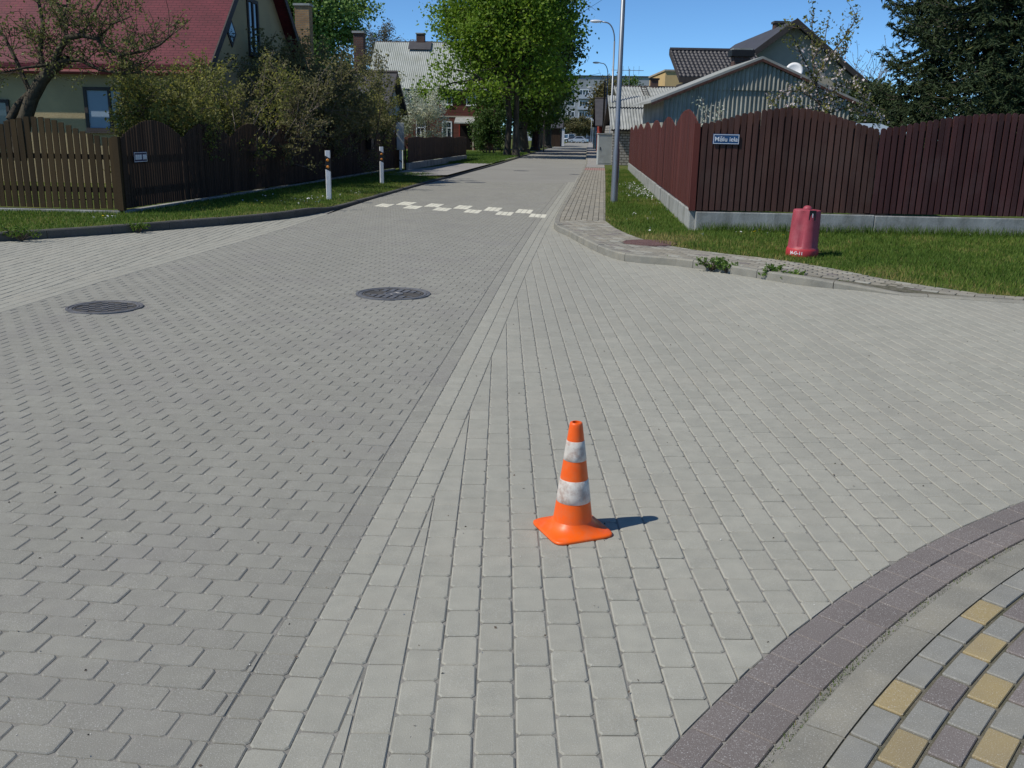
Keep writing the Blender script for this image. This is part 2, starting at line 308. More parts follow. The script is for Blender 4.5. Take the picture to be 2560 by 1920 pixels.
def boxuv(o, scale=1.):
    """planar UVs in metres from each face's own axes"""
    me = o.data; ul = me.uv_layers.new(name='UVMap')
    for p in me.polygons:
        n = p.normal; u = Vector((0, 0, 1)).cross(n)
        u = Vector((1, 0, 0)) if u.length < 1e-3 else u.normalized(); w = n.cross(u)
        for li in p.loop_indices:
            q = me.vertices[me.loops[li].vertex_index].co; ul.data[li].uv = (q.dot(u)*scale, q.dot(w)*scale)
    return o
def copy_tree(o, parent=None):
    c = o.copy(); COL.objects.link(c)
    if parent is not None: c.parent = parent
    for ch in [x for x in o.children]: copy_tree(ch, c)
    return c
def text_mesh(s, size, depth=.002, bold=0.):
    cu = bpy.data.curves.new('lettering', 'FONT'); cu.body = s; cu.size = size; cu.extrude = depth; cu.offset = bold; cu.align_x = 'CENTER'; cu.align_y = 'CENTER'
    o = bpy.data.objects.new('lettering', cu); COL.objects.link(o)
    dg = bpy.context.evaluated_depsgraph_get(); dg.update()
    me = bpy.data.meshes.new_from_object(o.evaluated_get(dg)); bpy.data.objects.remove(o, do_unlink=True); me.name = 'lettering'
    return me
# ------------------------------------------------------------------ plan of the crossing (metres, road level z = 0)
def P_(*pts): return np.array(pts, float)
def interp_line(pl, Y): return np.interp(Y, pl[:, 1], pl[:, 0])
RK = P_((-1.95, -12), (.71, 16.9), (.785, 17.2), (1.693, 27.3), (2.476, 36.2), (3.998, 53.5))          # right kerb line, top edge
far = [G(1467.5, 397), G(1468, 380), G(1467.5, 367)]
RK = np.vstack([RK, far, [[far[-1][0]+.0795*160, far[-1][1]+160]]])
L1 = P_((-1.9, -12), (-.955, 0), (-.818, 2.064), (-.646, 4.6), (-.154, 11.66), (.29, 17.2), (1.2, 27.3), (1.99, 36.2), (3.5, 53.5))
L1 = np.vstack([L1, [[p[0]-.5, p[1]] for p in RK[6:]]])
WA = 4.40
L0 = L1.copy(); L0[:, 0] = np.where(L1[:, 1] < 30, L1[:, 0]-np.interp(L1[:, 1], [8, 19, 30], [4.22, 4.14, 4.35]), RK[np.searchsorted(RK[:, 1], L1[:, 1]).clip(0, len(RK)-1), 0]-4.9)
Ys = np.array([-12, 0, 2, 5, 8, 10, 12, 14, 16, 18, 20, 24, 28, 33, 38, 44, 53.5, 70, 90, 120, 170, 230, 300.])
L1 = np.array([[interp_line(L1, y), y] for y in Ys])
lk = P_((-4.85, -12), (-4.9, 4), (-4.591, 8.089), (-4.447, 10.32), (-4.24, 12.42), (-3.948, 15.59), (-3.78, 19.0), (-3.662, 22.05), (-3.293, 26.75), (-2.706, 33.66), (-1.681, 44.24))
L0 = np.array([[np.interp(y, lk[:, 1], lk[:, 0]) if y <= 44.2 else interp_line(RK, y)-4.86, y] for y in Ys])
LEFT_KERB = P_((-60, -4), (-30, 2.5), (-16, 7.6), (-10.5, 10.6), (-7.391, 13.255), (-6.102, 14.76), (-4.881, 16.49), (-4.15, 18.04), (-3.86, 19.76))
LEFT_KERB = np.vstack([LEFT_KERB, [[x, y] for x, y in L0 if y > 21]])
RIGHT_KERB = np.array([G(*p) for p in [(2560, 760), (2400, 748), (2240, 738), (2160, 728), (2000, 714), (1920, 700), (1830, 685), (1700, 665), (1600, 658), (1540, 650), (1470, 620), (1420, 590)]])
RIGHT_KERB = np.vstack([[[40, 1.5], [20, 6.0], [9, 8.7]], RIGHT_KERB, [[.72, 16.2], [.70, 17.4]], [[p[0]-.07, p[1]] for p in RK[3:]]])
def chaikin(p, n=2):
    for _ in range(n):
        q = p[:-1]*.75+p[1:]*.25; r_ = p[:-1]*.25+p[1:]*.75; p = np.vstack([p[:1], np.stack([q, r_], 1).reshape(-1, 2)[1:-1], p[-1:]])
    return p
def sm_part(p, a, b): return np.vstack([p[:a], chaikin(p[a:b]), p[b:]])
LEFT_KERB = sm_part(LEFT_KERB, 2, 12); RIGHT_KERB = sm_part(RIGHT_KERB, 2, 18)
CC, CR = np.array([6.8186, -2.5878]), 7.953                                    # near corner arc (outer edge of the plum gutter)
DG = np.array([-.0148, 1.]); DG /= np.linalg.norm(DG)                           # side-street paver columns

def seg_side(pl, pts):
    """signed distance to an open polyline (positive on its left side) and the nearest segment"""
    a = pl[:-1]; d = pl[1:]-a; l2 = (d**2).sum(1)
    q = pts[:, None, :]-a[None]; t = np.clip((q*d[None]).sum(2)/l2, 0, 1)
    r = q-t[..., None]*d[None]; D = np.hypot(r[..., 0], r[..., 1]); i = D.argmin(1); k = np.arange(len(pts))
    c = d[i, 0]*q[k, i, 1]-d[i, 1]*q[k, i, 0]
    return np.where(c >= 0, 1, -1)*D[k, i], i
def clip_half(poly, a, n):
    out = []
    for i in range(len(poly)):
        p, q = poly[i], poly[(i+1) % len(poly)]; dp = (p-a)@n; dq = (q-a)@n
        if dp >= 0: out.append(p)
        if dp*dq < 0: out.append(p+(q-p)*dp/(dp-dq))
    return out
def round_poly(q, r):
    out = []
    n = len(q)
    for i in range(n):
        p = q[i]; a = q[i-1]-p; b = q[(i+1) % n]-p; la = np.linalg.norm(a); lb = np.linalg.norm(b)
        out.append(p+a/la*min(r, la*.3)); out.append(p+b/lb*min(r, lb*.3))
    return np.array(out)
def poly_area(q):
    x, y = np.array(q).T; return .5*abs((x*np.roll(y, -1)-y*np.roll(x, -1)).sum())
CH = .0034
def paver_rings(q, ang=0., ch=(.004, .004)):
    """q (k,2) outline -> verts (3k,3): foot, shoulder, top ring"""
    c = q.mean(0); ca, sa = math.cos(ang), math.sin(ang); Rm = np.array([[ca, -sa], [sa, ca]])
    d = (q-c)@Rm; h = np.abs(d).max(0); top = c+(d*(1-np.minimum(np.array(ch)/h, .4)))@Rm.T
    k = len(q); z = np.concatenate([np.full(k, -.03), np.full(k, -.0034), np.zeros(k)])
    return np.column_stack([np.vstack([q, q, top]), z])
def paver_faces(k):
    f = []
    for j in (0, 1):
        for i in range(k): f.append((j*k+i, j*k+(i+1) % k, (j+1)*k+(i+1) % k, (j+1)*k+i))
    return f, tuple(range(2*k, 3*k))
def ccw(q):
    x, y = q.T; return q if ((x*np.roll(y, -1)-y*np.roll(x, -1)).sum() > 0) else q[::-1]
_share = {}
def lay(parent, name, polys, mats, zfun=None, near=300, seed=1, jit=.0012, stuffname=None, zoff=0., ch=(.0045, .0035)):
    """polys: list of (outline k x 2, key or None, centre, angle). The `near` largest in view become objects, the rest one stuff mesh per material."""
    r = np.random.default_rng(seed)
    cen = np.array([p[2] for p in polys]); zc = cen[:, 1]*cP+CAMH*sP
    u = (cen[:, 0])/np.maximum(zc, .2)*FPX; v = 960-((cen[:, 1]*sP-CAMH*cP)/np.maximum(zc, .2)*FPX)
    inview = (np.abs(u) < 1330) & (v < 1960) & (zc > .5)
    score = np.where(inview, np.hypot(cen[:, 0], cen[:, 1]), 1e3+np.hypot(cen[:, 0], cen[:, 1]))
    order = np.argsort(score); single = set(order[:near].tolist()) if near else set()
    bulk = {}
    for i, (q, key, c, ang) in enumerate(polys):
        m = mats(i, c) if callable(mats) else mats
        z = (zfun(c) if zfun else 0.)+zoff+r.uniform(-jit, jit)
        if i in single and inview[i]:
            if key is not None:
                vr = int(r.integers(0, 8)); kk = (key, m, vr)
                if kk not in _share:
                    qq = ccw(key_poly[key]); qq = qq+np.random.default_rng(vr+99).normal(0, .0009, qq.shape); V = paver_rings(qq, 0., ch); f, tp = paver_faces(len(qq)); me = pymesh('paver', V, f+[tp]); me.materials.append(M[m]); _share[kk] = me
                o = newobj(name, _share[kk], None, parent, (c[0], c[1], z), ang+r.normal(0, .004))
                o.rotation_euler.x = r.normal(0, .004); o.rotation_euler.y = r.normal(0, .004)
            else:
                qq = ccw(np.asarray(q))-c; V = paver_rings(qq, ang, ch); f, tp = paver_faces(len(qq)); me = pymesh('paver', V, f+[tp])
                newobj(name, me, m, parent, (c[0], c[1], z))
        else:
            qq = ccw(np.asarray(q)); qq = qq+r.normal(0, .0008, qq.shape); V = paver_rings(qq, ang, ch); V[:, 2] += z
            bulk.setdefault(m, []).append(V)
    for m, vs in bulk.items():
        VV = np.vstack(vs); loops = []; sizes = []; rn = []; off = 0
        cache = {}
        for V in vs:
            k = len(V)//3
            if k not in cache:
                f, tp = paver_faces(k); cache[k] = (np.array([x for q in f for x in q]+list(tp)), [4]*len(f)+[k])
            lp, sz = cache[k]; loops.append(lp+off); sizes += sz; rn += [r.random()]*len(V); off += len(V)
        me = npmesh('pavers', VV, np.concatenate(loops), sizes, rn)
        o = newobj(stuffname or 'pavers', me, m, parent); tag(o, kind='stuff')
key_poly = {}
def grid_polys(org, e, Lg, Wd, jl, jw, stagger, umin, umax, vmin, vmax, bounds, holes=(), key=None, rad=.011, flip=False, jitter=0.):
    """rows run along e; piece Lg x Wd (pitch), joints jl, jw. bounds: list of (polyline, sign)"""
    e = np.array(e, float)/np.linalg.norm(e); n = np.array([-e[1], e[0]]); ang = math.atan2(e[1], e[0])
    hl, hw = (Lg-jl)/2, (Wd-jw)/2
    base = np.array([(-hl, -hw), (hl, -hw), (hl, hw), (-hl, hw)])
    if key is not None: key_poly[key] = round_poly(base, rad)
    R = np.array([e, n]); rb = round_poly(base, rad)@R
    nv = int((vmax-vmin)/Wd); nu = int((umax-umin)/Lg)
    jj, ii = np.meshgrid(np.arange(nv), np.arange(nu), indexing='ij')
    offs = (jj % 2)*Lg*stagger+((jj*7919) % 13)/13.*jitter
    cu = umin+(ii+.5)*Lg+offs; cv = vmin+(jj+.5)*Wd
    C = np.array(org)+cu.ravel()[:, None]*e+cv.ravel()[:, None]*n
    keep = np.ones(len(C), bool); rm = math.hypot(hl, hw); cuts = [[] for _ in range(0)]
    cutinfo = []
    for pl, sg in bounds:
        d, i = seg_side(pl, C); d = d*sg; keep &= d > -rm*.75; cutinfo.append((d, i, pl, sg))
    for (hx, hy, hr) in holes: keep &= np.hypot(C[:, 0]-hx, C[:, 1]-hy) > hr
    out = []
    for k in np.nonzero(keep)[0]:
        cl = [(i[k], pl, sg) for d, i, pl, sg in cutinfo if d[k] < rm*1.02]
        if not cl: out.append((C[k]+rb, key, C[k], ang)); continue
        q = list(C[k]+base@R)
        for i, pl, sg in cl:
            a = pl[i]; dd = pl[i+1]-a; nn = np.array([-dd[1], dd[0]])*sg; nn /= np.linalg.norm(nn)
            q = clip_half(q, a+nn*.003, nn)
            if len(q) < 3: break
        if len(q) < 3 or poly_area(q) < .0006: continue
        q = [p for j, p in enumerate(q) if np.linalg.norm(p-q[j-1]) > .004]
        if len(q) < 3: continue
        q = round_poly(ccw(np.array(q)), .004); out.append((q, None, q.mean(0), 0.))
    return out
def strip_polys(pl, o0, o1, Lg, joint, s0=0., smax=60., key=None, stagger=0.):
    """a course of pieces that follows a polyline, between offsets o0 and o1 to its right"""
    d = np.diff(pl, axis=0); ln = np.hypot(d[:, 0], d[:, 1]); S = np.concatenate([[0], np.cumsum(ln)])
    def pt(s, o):
        k = min(max(np.searchsorted(S, s)-1, 0), len(ln)-1); t = (s-S[k])/ln[k]; u = d[k]/ln[k]; n = np.array([u[1], -u[0]])
        return pl[k]+d[k]*t+n*o
    out = []; s = s0+stagger*Lg
    while s+Lg < min(S[-1], smax):
        q = np.array([pt(s+joint/2, o0+.0015), pt(s+joint/2, o1-.0015), pt(s+Lg-joint/2, o1-.0015), pt(s+Lg-joint/2, o0+.0015)])
        q = round_poly(ccw(q), .010); out.append((q, None, q.mean(0), 0.)); s += Lg
    return out
def sheet(name, poly, z, m, parent=None, kind='structure'):
    poly = ccw(np.array(poly)); o = newobj(name, pymesh(name, [(x, y, z) for x, y in poly], [tuple(range(len(poly)))]), m, parent)
    if parent is None: tag(o, kind=kind)
    return o
def strip_sheet(name, A, B, zA, zB, m):
    v = []; f = []
    for i in range(len(A)): v += [(A[i][0], A[i][1], zA[i] if hasattr(zA, '__len__') else zA), (B[i][0], B[i][1], zB[i] if hasattr(zB, '__len__') else zB)]
    for i in range(len(A)-1): f.append((2*i, 2*i+1, 2*i+3, 2*i+2))
    me = pymesh(name, v, f)
    if sum(p.normal.z for p in me.polygons) < 0: me.flip_normals()
    return tag(newobj(name, me, m), kind='structure')

# ---- ground sheet to the horizon
sheet('ground', [(-3000, -600), (3000, -600), (3000, 4500), (-3000, 4500)], -.08, 'ground')

MAN = [(-3.80, 8.43, .375), (-1.25, 9.46, .40)]
PAVE_END = 33.
# ---- main road
road = strip_sheet('road', L0, L1, -.0038, -.0038, 'sand')
tag(road, label='grey brick-paved main street running away past the crossing')
# pale speed-hump blocks: a skewed checkered band
HB = [G(*q) for q in [(930.6, 514.8), (1362, 544.6), (1292.6, 522.3), (987, 501.6)]]
hs0 = np.array(HB[0]); hdir = np.array(HB[1])-hs0; hlen = np.linalg.norm(hdir); hdir /= hlen
rdir = np.array([.085, 1.]); rdir /= np.linalg.norm(rdir)
BW = hlen/11.4; BL = .80
hump = []
for b in range(11):
    o = hs0+hdir*(b*BW*1.03+.05)+rdir*(.80 if b % 2 else .0)
    BL = .98 if b % 2 else .80
    for i in range(3):
        for j in range(6):
            a0, a1 = i/3, (i+1)/3; b0, b1 = j/6, (j+1)/6
            if (i == 1 and j % 2 == 1):   # joints seen dark inside each block
                b1 = b0+(b1-b0)*.8
            q = np.array([o+hdir*BW*a0+rdir*BL*b0, o+hdir*BW*a1+rdir*BL*b0, o+hdir*BW*a1+rdir*BL*b1, o+hdir*BW*a0+rdir*BL*b1])
            c = q.mean(0); q = c+(q-c)*.955; q = round_poly(ccw(q), .008); hump.append((q, None, q.mean(0), 0.))
def in_hump(c):
    d = c-hs0; det = hdir[0]*rdir[1]-hdir[1]*rdir[0]
    s = (d[0]*rdir[1]-d[1]*rdir[0])/det; t = (hdir[0]*d[1]-hdir[1]*d[0])/det
    b = math.floor((s-.05)/(BW*1.03))
    if b < 0 or b > 10: return False
    t0 = .80 if b % 2 else 0.
    return t0-.05 < t < t0+(.98 if b % 2 else .80)+.05
e_row = np.array([1., -.118])
A = grid_polys((-.80, 1.2), e_row, .1755, .113, .0065, .0026, .5, -8.5, 3.6, -2.2, PAVE_END+1, [(L1, 1), (L0, -1), (P_((-40, PAVE_END), (40, PAVE_END)), -1)], [(x, y, r) for x, y, r in MAN], key='main')
A = [p for p in A if not in_hump(p[2])]
# courses along the right edge of the main road: plum soldiers, two rows of grey stretchers
lay(road, 'paver', A, 'paver_main', seed=3, ch=(.0046, .0018))
lay(road, 'pale_paver', hump, 'paver_pale', near=220, seed=4, zoff=.002)
edge = L1[L1[:, 1] < 60]
SOL = strip_polys(edge[1:], .0, .112, .1125, .004, s0=.6, smax=34)
lay(road, 'edge_paver', SOL, 'paver_plum' if False else 'paver_main', near=90, seed=5)
bands = tag(strip_sheet('edge_band', L1, np.column_stack([L1[:, 0]+.5, L1[:, 1]]), -.0044, -.0044, 'sand'), label='light grey paver courses along the main street edge')
ST = strip_polys(edge[1:], .112, .225, .1735, .007, s0=.6, smax=34)+strip_polys(edge[1:], .225, .338, .1735, .007, s0=.6, smax=34, stagger=.5)
lay(bands, 'paver', ST, 'paver_grey', near=150, seed=6)
ST2 = strip_polys(L1[(L1[:, 1] > 15.9) & (L1[:, 1] < 40)], .338, .45, .1735, .007, smax=34)
lay(bands, 'outer_pavers', ST2, 'paver_grey', near=0, seed=61, stuffname='outer_pavers')
# left edge: two light courses
LE = np.array([[x, y] for x, y in L0 if y < 60])
bl = tag(strip_sheet('left_edge_band', np.column_stack([L0[:, 0]-.36, L0[:, 1]])[L0[:, 1] < 19], L0[L0[:, 1] < 19], -.0044, -.0044, 'sand'), label='light paver courses edging the far side street')
lay(bl, 'paver', strip_polys(LE[1:], -.115, -.0, .1735, .007, smax=19)+strip_polys(LE[1:], -.23, -.115, .1735, .007, smax=19, stagger=.5)+strip_polys(LE[1:], -.345, -.23, .1735, .007, smax=19), 'paver_grey', near=60, seed=7)
# far part of the main road where the pieces can no longer be told apart
k = L1[:, 1] >= PAVE_END
fy = np.concatenate([[PAVE_END], L1[k, 1]])
strip_sheet('far_road', [(np.interp(y, L0[:, 1], L0[:, 0]), y) for y in fy], [(np.interp(y, L1[:, 1], L1[:, 0])+.47, y) for y in fy], -.002, -.002, 'road_far')

# ---- near side street on the right
L4 = np.column_stack([L1[:, 0]+.338, L1[:, 1]])
th = np.radians(np.linspace(212, 60, 60))
ARC = CC+CR*np.column_stack([np.cos(th), np.sin(th)])
side = sheet('side_street', np.vstack([[[-.8, 0.2]], L4[(L4[:, 1] > 1) & (L4[:, 1] < 17)], [[.70, 17.2]], RIGHT_KERB[::-1][np.array([y < 16.5 for x, y in RIGHT_KERB[::-1]])], [[40, -3], [-1.0, -3]]]), -.0052, 'sand')
tag(side, label='light grey paved side street mouth under the traffic cone')
B = grid_polys((-.0275, 2.445), DG, .173, .1158, .0045, .0045, .5, -1.6, 15.4, -9.2, .9, [(L4, -1), (ARC, 1), (RIGHT_KERB, 1)], key="side")
lay(side, 'paver', B, 'paver_grey', seed=8, ch=(.0035, .0048))
sheet('side_street_far', [(9.2, 8.55), (9.2, 4.2), (40, -6), (40, 1.4)], -.004, 'paver_grey')
# ---- left side street
left = sheet('left_street', np.vstack([L0[(L0[:, 1] > -11) & (L0[:, 1] < 20)], [[-3.84, 20.2]], LEFT_KERB[LEFT_KERB[:, 1] < 19.8][::-1], [[-60, -12]]]), -.0052, 'sand')
tag(left, label='light grey paved side street mouth below the olive picket fence')
L0b = np.column_stack([L0[:, 0]-.345, L0[:, 1]])
LKi = LEFT_KERB[LEFT_KERB[:, 1] < 22]
Cc = grid_polys((-5.174, 9.163), DG, .173, .1158, .006, .0075, .5, -5.5, 11, -1.6, 8.0, [(L0b, 1), (LKi, -1)], key='left')
lay(left, 'paver', Cc, 'paver_grey', near=200, seed=9)
sheet('left_street_far', [(-13.4, 9.0), (-13.4, 3.6), (-60, -10), (-60, -4.2)], -.004, 'paver_grey')

# ---- near corner: plum gutter, kerb, coloured footway
s_of = lambda th_: th_*CR
def arc_piece(o0, o1, a0, a1, rad=.008):
    t0, t1 = a0/CR, a1/CR
    f = lambda o, t: CC+(CR-o)*np.array([math.cos(t), math.sin(t)])
    return round_poly(ccw(np.array([f(o0, t0), f(o1, t0), f(o1, t1), f(o0, t1)])), rad)
gutter = empty('gutter', (1.3, 3.05, 0)); tag(gutter, label='plum double paver gutter curving round the near footway', kind='structure')
gutter.matrix_world = Matrix.Identity(4)
gp = []
for row, (o0, o1) in enumerate([(0, .104), (.108, .218)]):
    a = 14.2+row*.09
    while a < 21.2:
        q = arc_piece(o0+.001, o1-.001, a+.0012, a+.172, .006); gp.append((q, None, q.mean(0), 0.)); a += .1735
lay(gutter, 'paver', gp, 'paver_plum', near=90, seed=10, zoff=.001)
th2 = np.linspace(13.8/CR, 21.4/CR, 60)
def arc_line(o): return CC+(CR-o)*np.column_stack([np.cos(th2), np.sin(th2)])
strip_sheet('gutter_bed', arc_line(-.02), arc_line(.36), -.012, -.012, 'sand_dark')
kerb_c = empty('corner_kerb'); tag(kerb_c, label='low grey kerb round the near coloured footway', kind='structure')
a = 14.1
while a < 21.3:
    prof = [(.252, -.05), (.252, .012), (.262, .026), (.355, .034), (.369, .034), (.369, -.05)]
    v = []; f = []; N = 6
    for i in range(N+1):
        t = (a+.004+(.992*.78)*i/N)/CR
        for o, z in prof:
            p = CC+(CR-o)*np.array([math.cos(t), math.sin(t)]); v.append((p[0], p[1], z))
    n = len(prof)
    for i in range(N):
        for j in range(n): f.append((i*n+j, i*n+(j+1) % n, (i+1)*n+(j+1) % n, (i+1)*n+j))
    f += [tuple(range(n)), tuple(N*n+j for j in range(n-1, -1, -1))]
    me = pymesh('kerb_stone', v, f)
    import bmesh as _bm
    bm_ = _bm.new(); bm_.from_mesh(me); _bm.ops.recalc_face_normals(bm_, faces=bm_.faces); bm_.to_mesh(me); bm_.free()
    newobj('kerb_stone', me, 'kerb', kerb_c); a += .78
foot = strip_sheet('footway', arc_line(.367), arc_line(3.2), .0285, .0285, 'sand_dark')
tag(foot, label='near footway of grey, ochre and plum brick pavers')
fp = []; fm = []
for r_ in range(30):
    o0 = .374+r_*.0945
    if r_ == 0: st = 19.155
    elif r_ == 1: st = 19.41
    else: st = 19.41+(-.12 if r_ % 2 == 0 else 0)-(r_//2)*.0
    for k_ in range(-14, 30):
        a0 = st-k_*.191
        if not (14.0 < a0 < 21.3): continue
        q = arc_piece(o0, o0+.083+r_%3*.001, a0+.001, a0+.180, .004)
        if r_ == 0: c_ = 'paver_yellow' if k_ % 4 == 0 and k_ < 5 else 'paver_foot'
        else:
            kk = k_+(0 if r_ == 1 else (1 if r_ % 4 == 2 else 0))
            ph = (kk+(r_//2)*0) % 4
            if r_ == 1: c_ = {0: 'paver_yellow', 2: 'paver_plum'}.get(k_ % 4, 'paver_foot')
            elif r_ % 4 == 2: c_ = {0: 'paver_plum', 2: 'paver_yellow'}.get(k_ % 4, 'paver_foot')
            elif r_ % 4 == 3: c_ = {1: 'paver_yellow', 3: 'paver_plum'}.get(k_ % 4, 'paver_foot')
            elif r_ % 4 == 0: c_ = {1: 'paver_plum', 3: 'paver_yellow'}.get(k_ % 4, 'paver_foot')
            else: c_ = {0: 'paver_yellow', 2: 'paver_plum'}.get(k_ % 4, 'paver_foot')
        fp.append((q, None, q.mean(0), 0.)); fm.append(c_)
lay(foot, 'paver', fp, lambda i, c: fm[i], near=160, seed=11, zoff=.036)

# ---- kerbs built stone by stone along a polyline
def kerb_run(name, label, pl, height, width, m, stone=1.0, smin=0, smax=1e9, side=1, h0=-.06):
    par = empty(name); tag(par, label=label, kind='structure')
    d = np.diff(pl, axis=0); ln = np.hypot(d[:, 0], d[:, 1]); S = np.concatenate([[0], np.cumsum(ln)])
    tang = np.vstack([d[:1], (d[:-1]/ln[:-1, None]+d[1:]/ln[1:, None]), d[-1:]]); tang /= np.linalg.norm(tang, axis=1)[:, None]
    def fr(s):
        s = min(max(s, 0), S[-1]-1e-6); k = np.searchsorted(S, s, side='right')-1; t = (s-S[k])/ln[k]
        u = tang[k]*(1-t)+tang[k+1]*t; u /= np.linalg.norm(u); return pl[k]+d[k]*t, np.array([-u[1], u[0]])*side
    s = max(smin, 0.)
    while s < min(S[-1], smax)-stone*.5:
        v = []; f = []; N = 4; dj = random.uniform(-.004, .004)
        for i in range(N+1):
            c, n = fr(s+.004+(stone-.008)*i/N); h = height(c)+dj
            for o, z in [(0, h0), (0, h-.018), (.016, h), (width, h), (width, h0)]:
                p = c+n*o; v.append((p[0], p[1], z))
        for i in range(N):
            for j in range(5): f.append((i*5+j, i*5+(j+1) % 5, (i+1)*5+(j+1) % 5, (i+1)*5+j))
        f += [(0, 1, 2, 3, 4), tuple(N*5+j for j in (4, 3, 2, 1, 0))]
        if side < 0: f = [q[::-1] for q in f]
        newobj('kerb_stone', pymesh('kerb_stone', v, [q[::-1] for q in f]), m, par); s += stone
    return par
def lkh(c): return float(np.interp(c[1], [18.6, 19.8], [.135, .055])) if c[0] > -12 else .135
def rkh(c): return float(np.interp(c[0], [3.35, 4.2], [.105, .02])) if c[1] < 11.5 else .105
dl = np.hypot(*np.diff(LEFT_KERB, axis=0).T).cumsum()
kerb_run('left_kerb', 'dark shaded kerb below the olive picket fence', LEFT_KERB, lkh, .11, 'kerb_shaded', smin=dl[1], smax=dl[-1]-170, side=1)
dr = np.hypot(*np.diff(RIGHT_KERB, axis=0).T).cumsum()
kerb_run('right_kerb', 'pale kerb sweeping round the red fence corner', RIGHT_KERB, rkh, .10, 'kerb', smin=dr[0], smax=dr[-1]-120, side=-1)
# ---- verges, kerb-high
def offset_pl(pl, o):
    d = np.diff(pl, axis=0); t = np.vstack([d[:1], d[:-1]+d[1:], d[-1:]]); t /= np.linalg.norm(t, axis=1)[:, None]
    return pl+np.column_stack([-t[:, 1], t[:, 0]])*o
lkb = offset_pl(LEFT_KERB, .105); zl = np.array([lkh(c) for c in LEFT_KERB])-.012
lkm = offset_pl(LEFT_KERB, 1.0)
def left_z(x, y):
    return .115
lv = strip_sheet('left_verge', lkb, lkm, zl, np.full(len(zl), .115), 'verge')
outer = lkm.copy(); outer[:, 0] = np.where(np.arange(len(lkm)) < 4, lkm[:, 0], -150.); 
outer = np.column_stack([np.where(lkm[:, 1] > 13, -160., lkm[:, 0]-60), np.where(lkm[:, 1] > 13, lkm[:, 1]+6, lkm[:, 1]+90)])
big = [tuple(p) for p in lkm]+[(-160, 300), (-160, 60), (-120, 10)]
sheet('left_lawn', big, .1145, 'verge')
rkb = offset_pl(RIGHT_KERB, -.095)
GE = np.array([[60, 2.6], [30, 6.4], [12, 8.3]]+[list(G(*p, .06)) for p in [(2560, 742)]]+[list(G(*p, .09)) for p in [(2300, 700)]]+[list(G(*p, .1)) for p in [(2060, 658), (1860, 640), (1700, 620), (1600, 597), (1540, 572), (1514, 552)]]+[[1.70, 17.5], [2.72, 28.4], [4.13, 43.7], [5.0, 53.5], [interp_line(RK, 75)+.95, 75], [interp_line(RK, 130)+.95, 130], [interp_line(RK, 260)+.95, 260]])
GE = sm_part(GE, 2, 13)
def rz(x, y):
    """height of the right-hand footway and verge: kerb high, falling to the dropped kerb"""
    return float(np.interp(x, [3.3, 4.4, 9.], [.098, .03, .03])) if y < 13 else .098
FW_ = [tuple(p) for p in rkb if -1 < p[1] < 300 and p[0] < 41]
fw_poly = np.vstack([np.array(FW_), GE[::-1]])
def bumpy_sheet(name, poly, zf, m):
    from mathutils.geometry import tessellate_polygon
    poly = [tuple(p) for p in poly]; tr = tessellate_polygon([[Vector((x, y, 0)) for x, y in poly]])
    me = pymesh(name, [(x, y, zf(x, y)) for x, y in poly], tr)
    for p in me.polygons: pass
    if sum(p.normal.z for p in me.polygons) < 0: me.flip_normals()
    return tag(newobj(name, me, m), kind='structure')
fwr = bumpy_sheet('pavement', fw_poly, lambda x, y: rz(x, y)-.012, 'sand_dark')
tag(fwr, label='tan paved footway along the red fence')
GEi = offset_pl(GE, -1.0)
strip_sheet('right_verge', GE, GEi, [rz(x, y)-.004 for x, y in GE], np.full(len(GE), .094), 'verge')
sheet('right_lawn', np.vstack([GEi, [[180, 260], [180, -10]]]), .0935, 'verge')
def vz(x, y):
    d, i = seg_side(GE, np.array([[x, y]])); t = min(max(-d[0], 0.), 1.); return (rz(x, y)-.004)*(1-t)+.094*t
pass; RKc = RIGHT_KERB.copy(); RKc2 = offset_pl(RIGHT_KERB, -.10)
e_s = np.array([.0915, 1.])
PW = grid_polys((1.0, 17.3), e_s, .175, .1065, .004, .008, .5, 0.0, 30, -1.4, .6, [(RKc2, -1), (GE, 1)], key='walk')
cut = P_((-5, 17.3), (20, 17.3))
PW = [p for p in PW if p[2][1] > 17.35]
e_c = np.array(RIGHT_KERB[9])-np.array(RIGHT_KERB[6]); 
PC = grid_polys((1.0, 17.3), (.83, -.56), .182, .105, .007, .004, .5, -2, 9.5, -4.0, 4.2, [(RKc2, -1), (GE, 1)], [(G(1625, 607, .1)[0], G(1625, 607, .1)[1], .40)], key='walkc')
PC = [p for p in PC if p[2][1] < 17.35]
rr = np.random.default_rng(5)
pcm = ['paver_tan' if rr.random() < .8 else ('paver_grey' if rr.random() < .7 else 'paver_plum') for _ in PC]
lay(fwr, 'paver', PC, lambda i, c: pcm[i], zfun=lambda c: rz(c[0], c[1])+.002, near=200, seed=12)
lay(fwr, 'walk_pavers', PW, lambda i, c: 'paver_pink' if 43.3 < c[1] < 46.4 else 'paver_tan', zfun=lambda c: .1, near=0, seed=13, stuffname='walk_pavers')
kk = [y for y in RK[:, 1] if y > 47.4]
fy = np.array([47.4]+kk)
strip_sheet('far_pavement', [(interp_line(RK, y)+.035, y) for y in fy], [(interp_line(RK, y)+.99, y) for y in fy], .099, .099, 'drive')
# driveways crossing the left verge
sheet('driveway', [G(1020, 424, .12), G(965, 437, .12), G(1040, 441, .1), G(1118, 441, .07), G(1232, 410, .07), G(1150, 407, .12), G(1080, 418, .12)], .121, 'drive')
sheet('garden_path', [G(1180, 402, .12), G(1232, 409, .07), G(1300, 392, .07), G(1262, 398, .12)], .1215, 'drive')
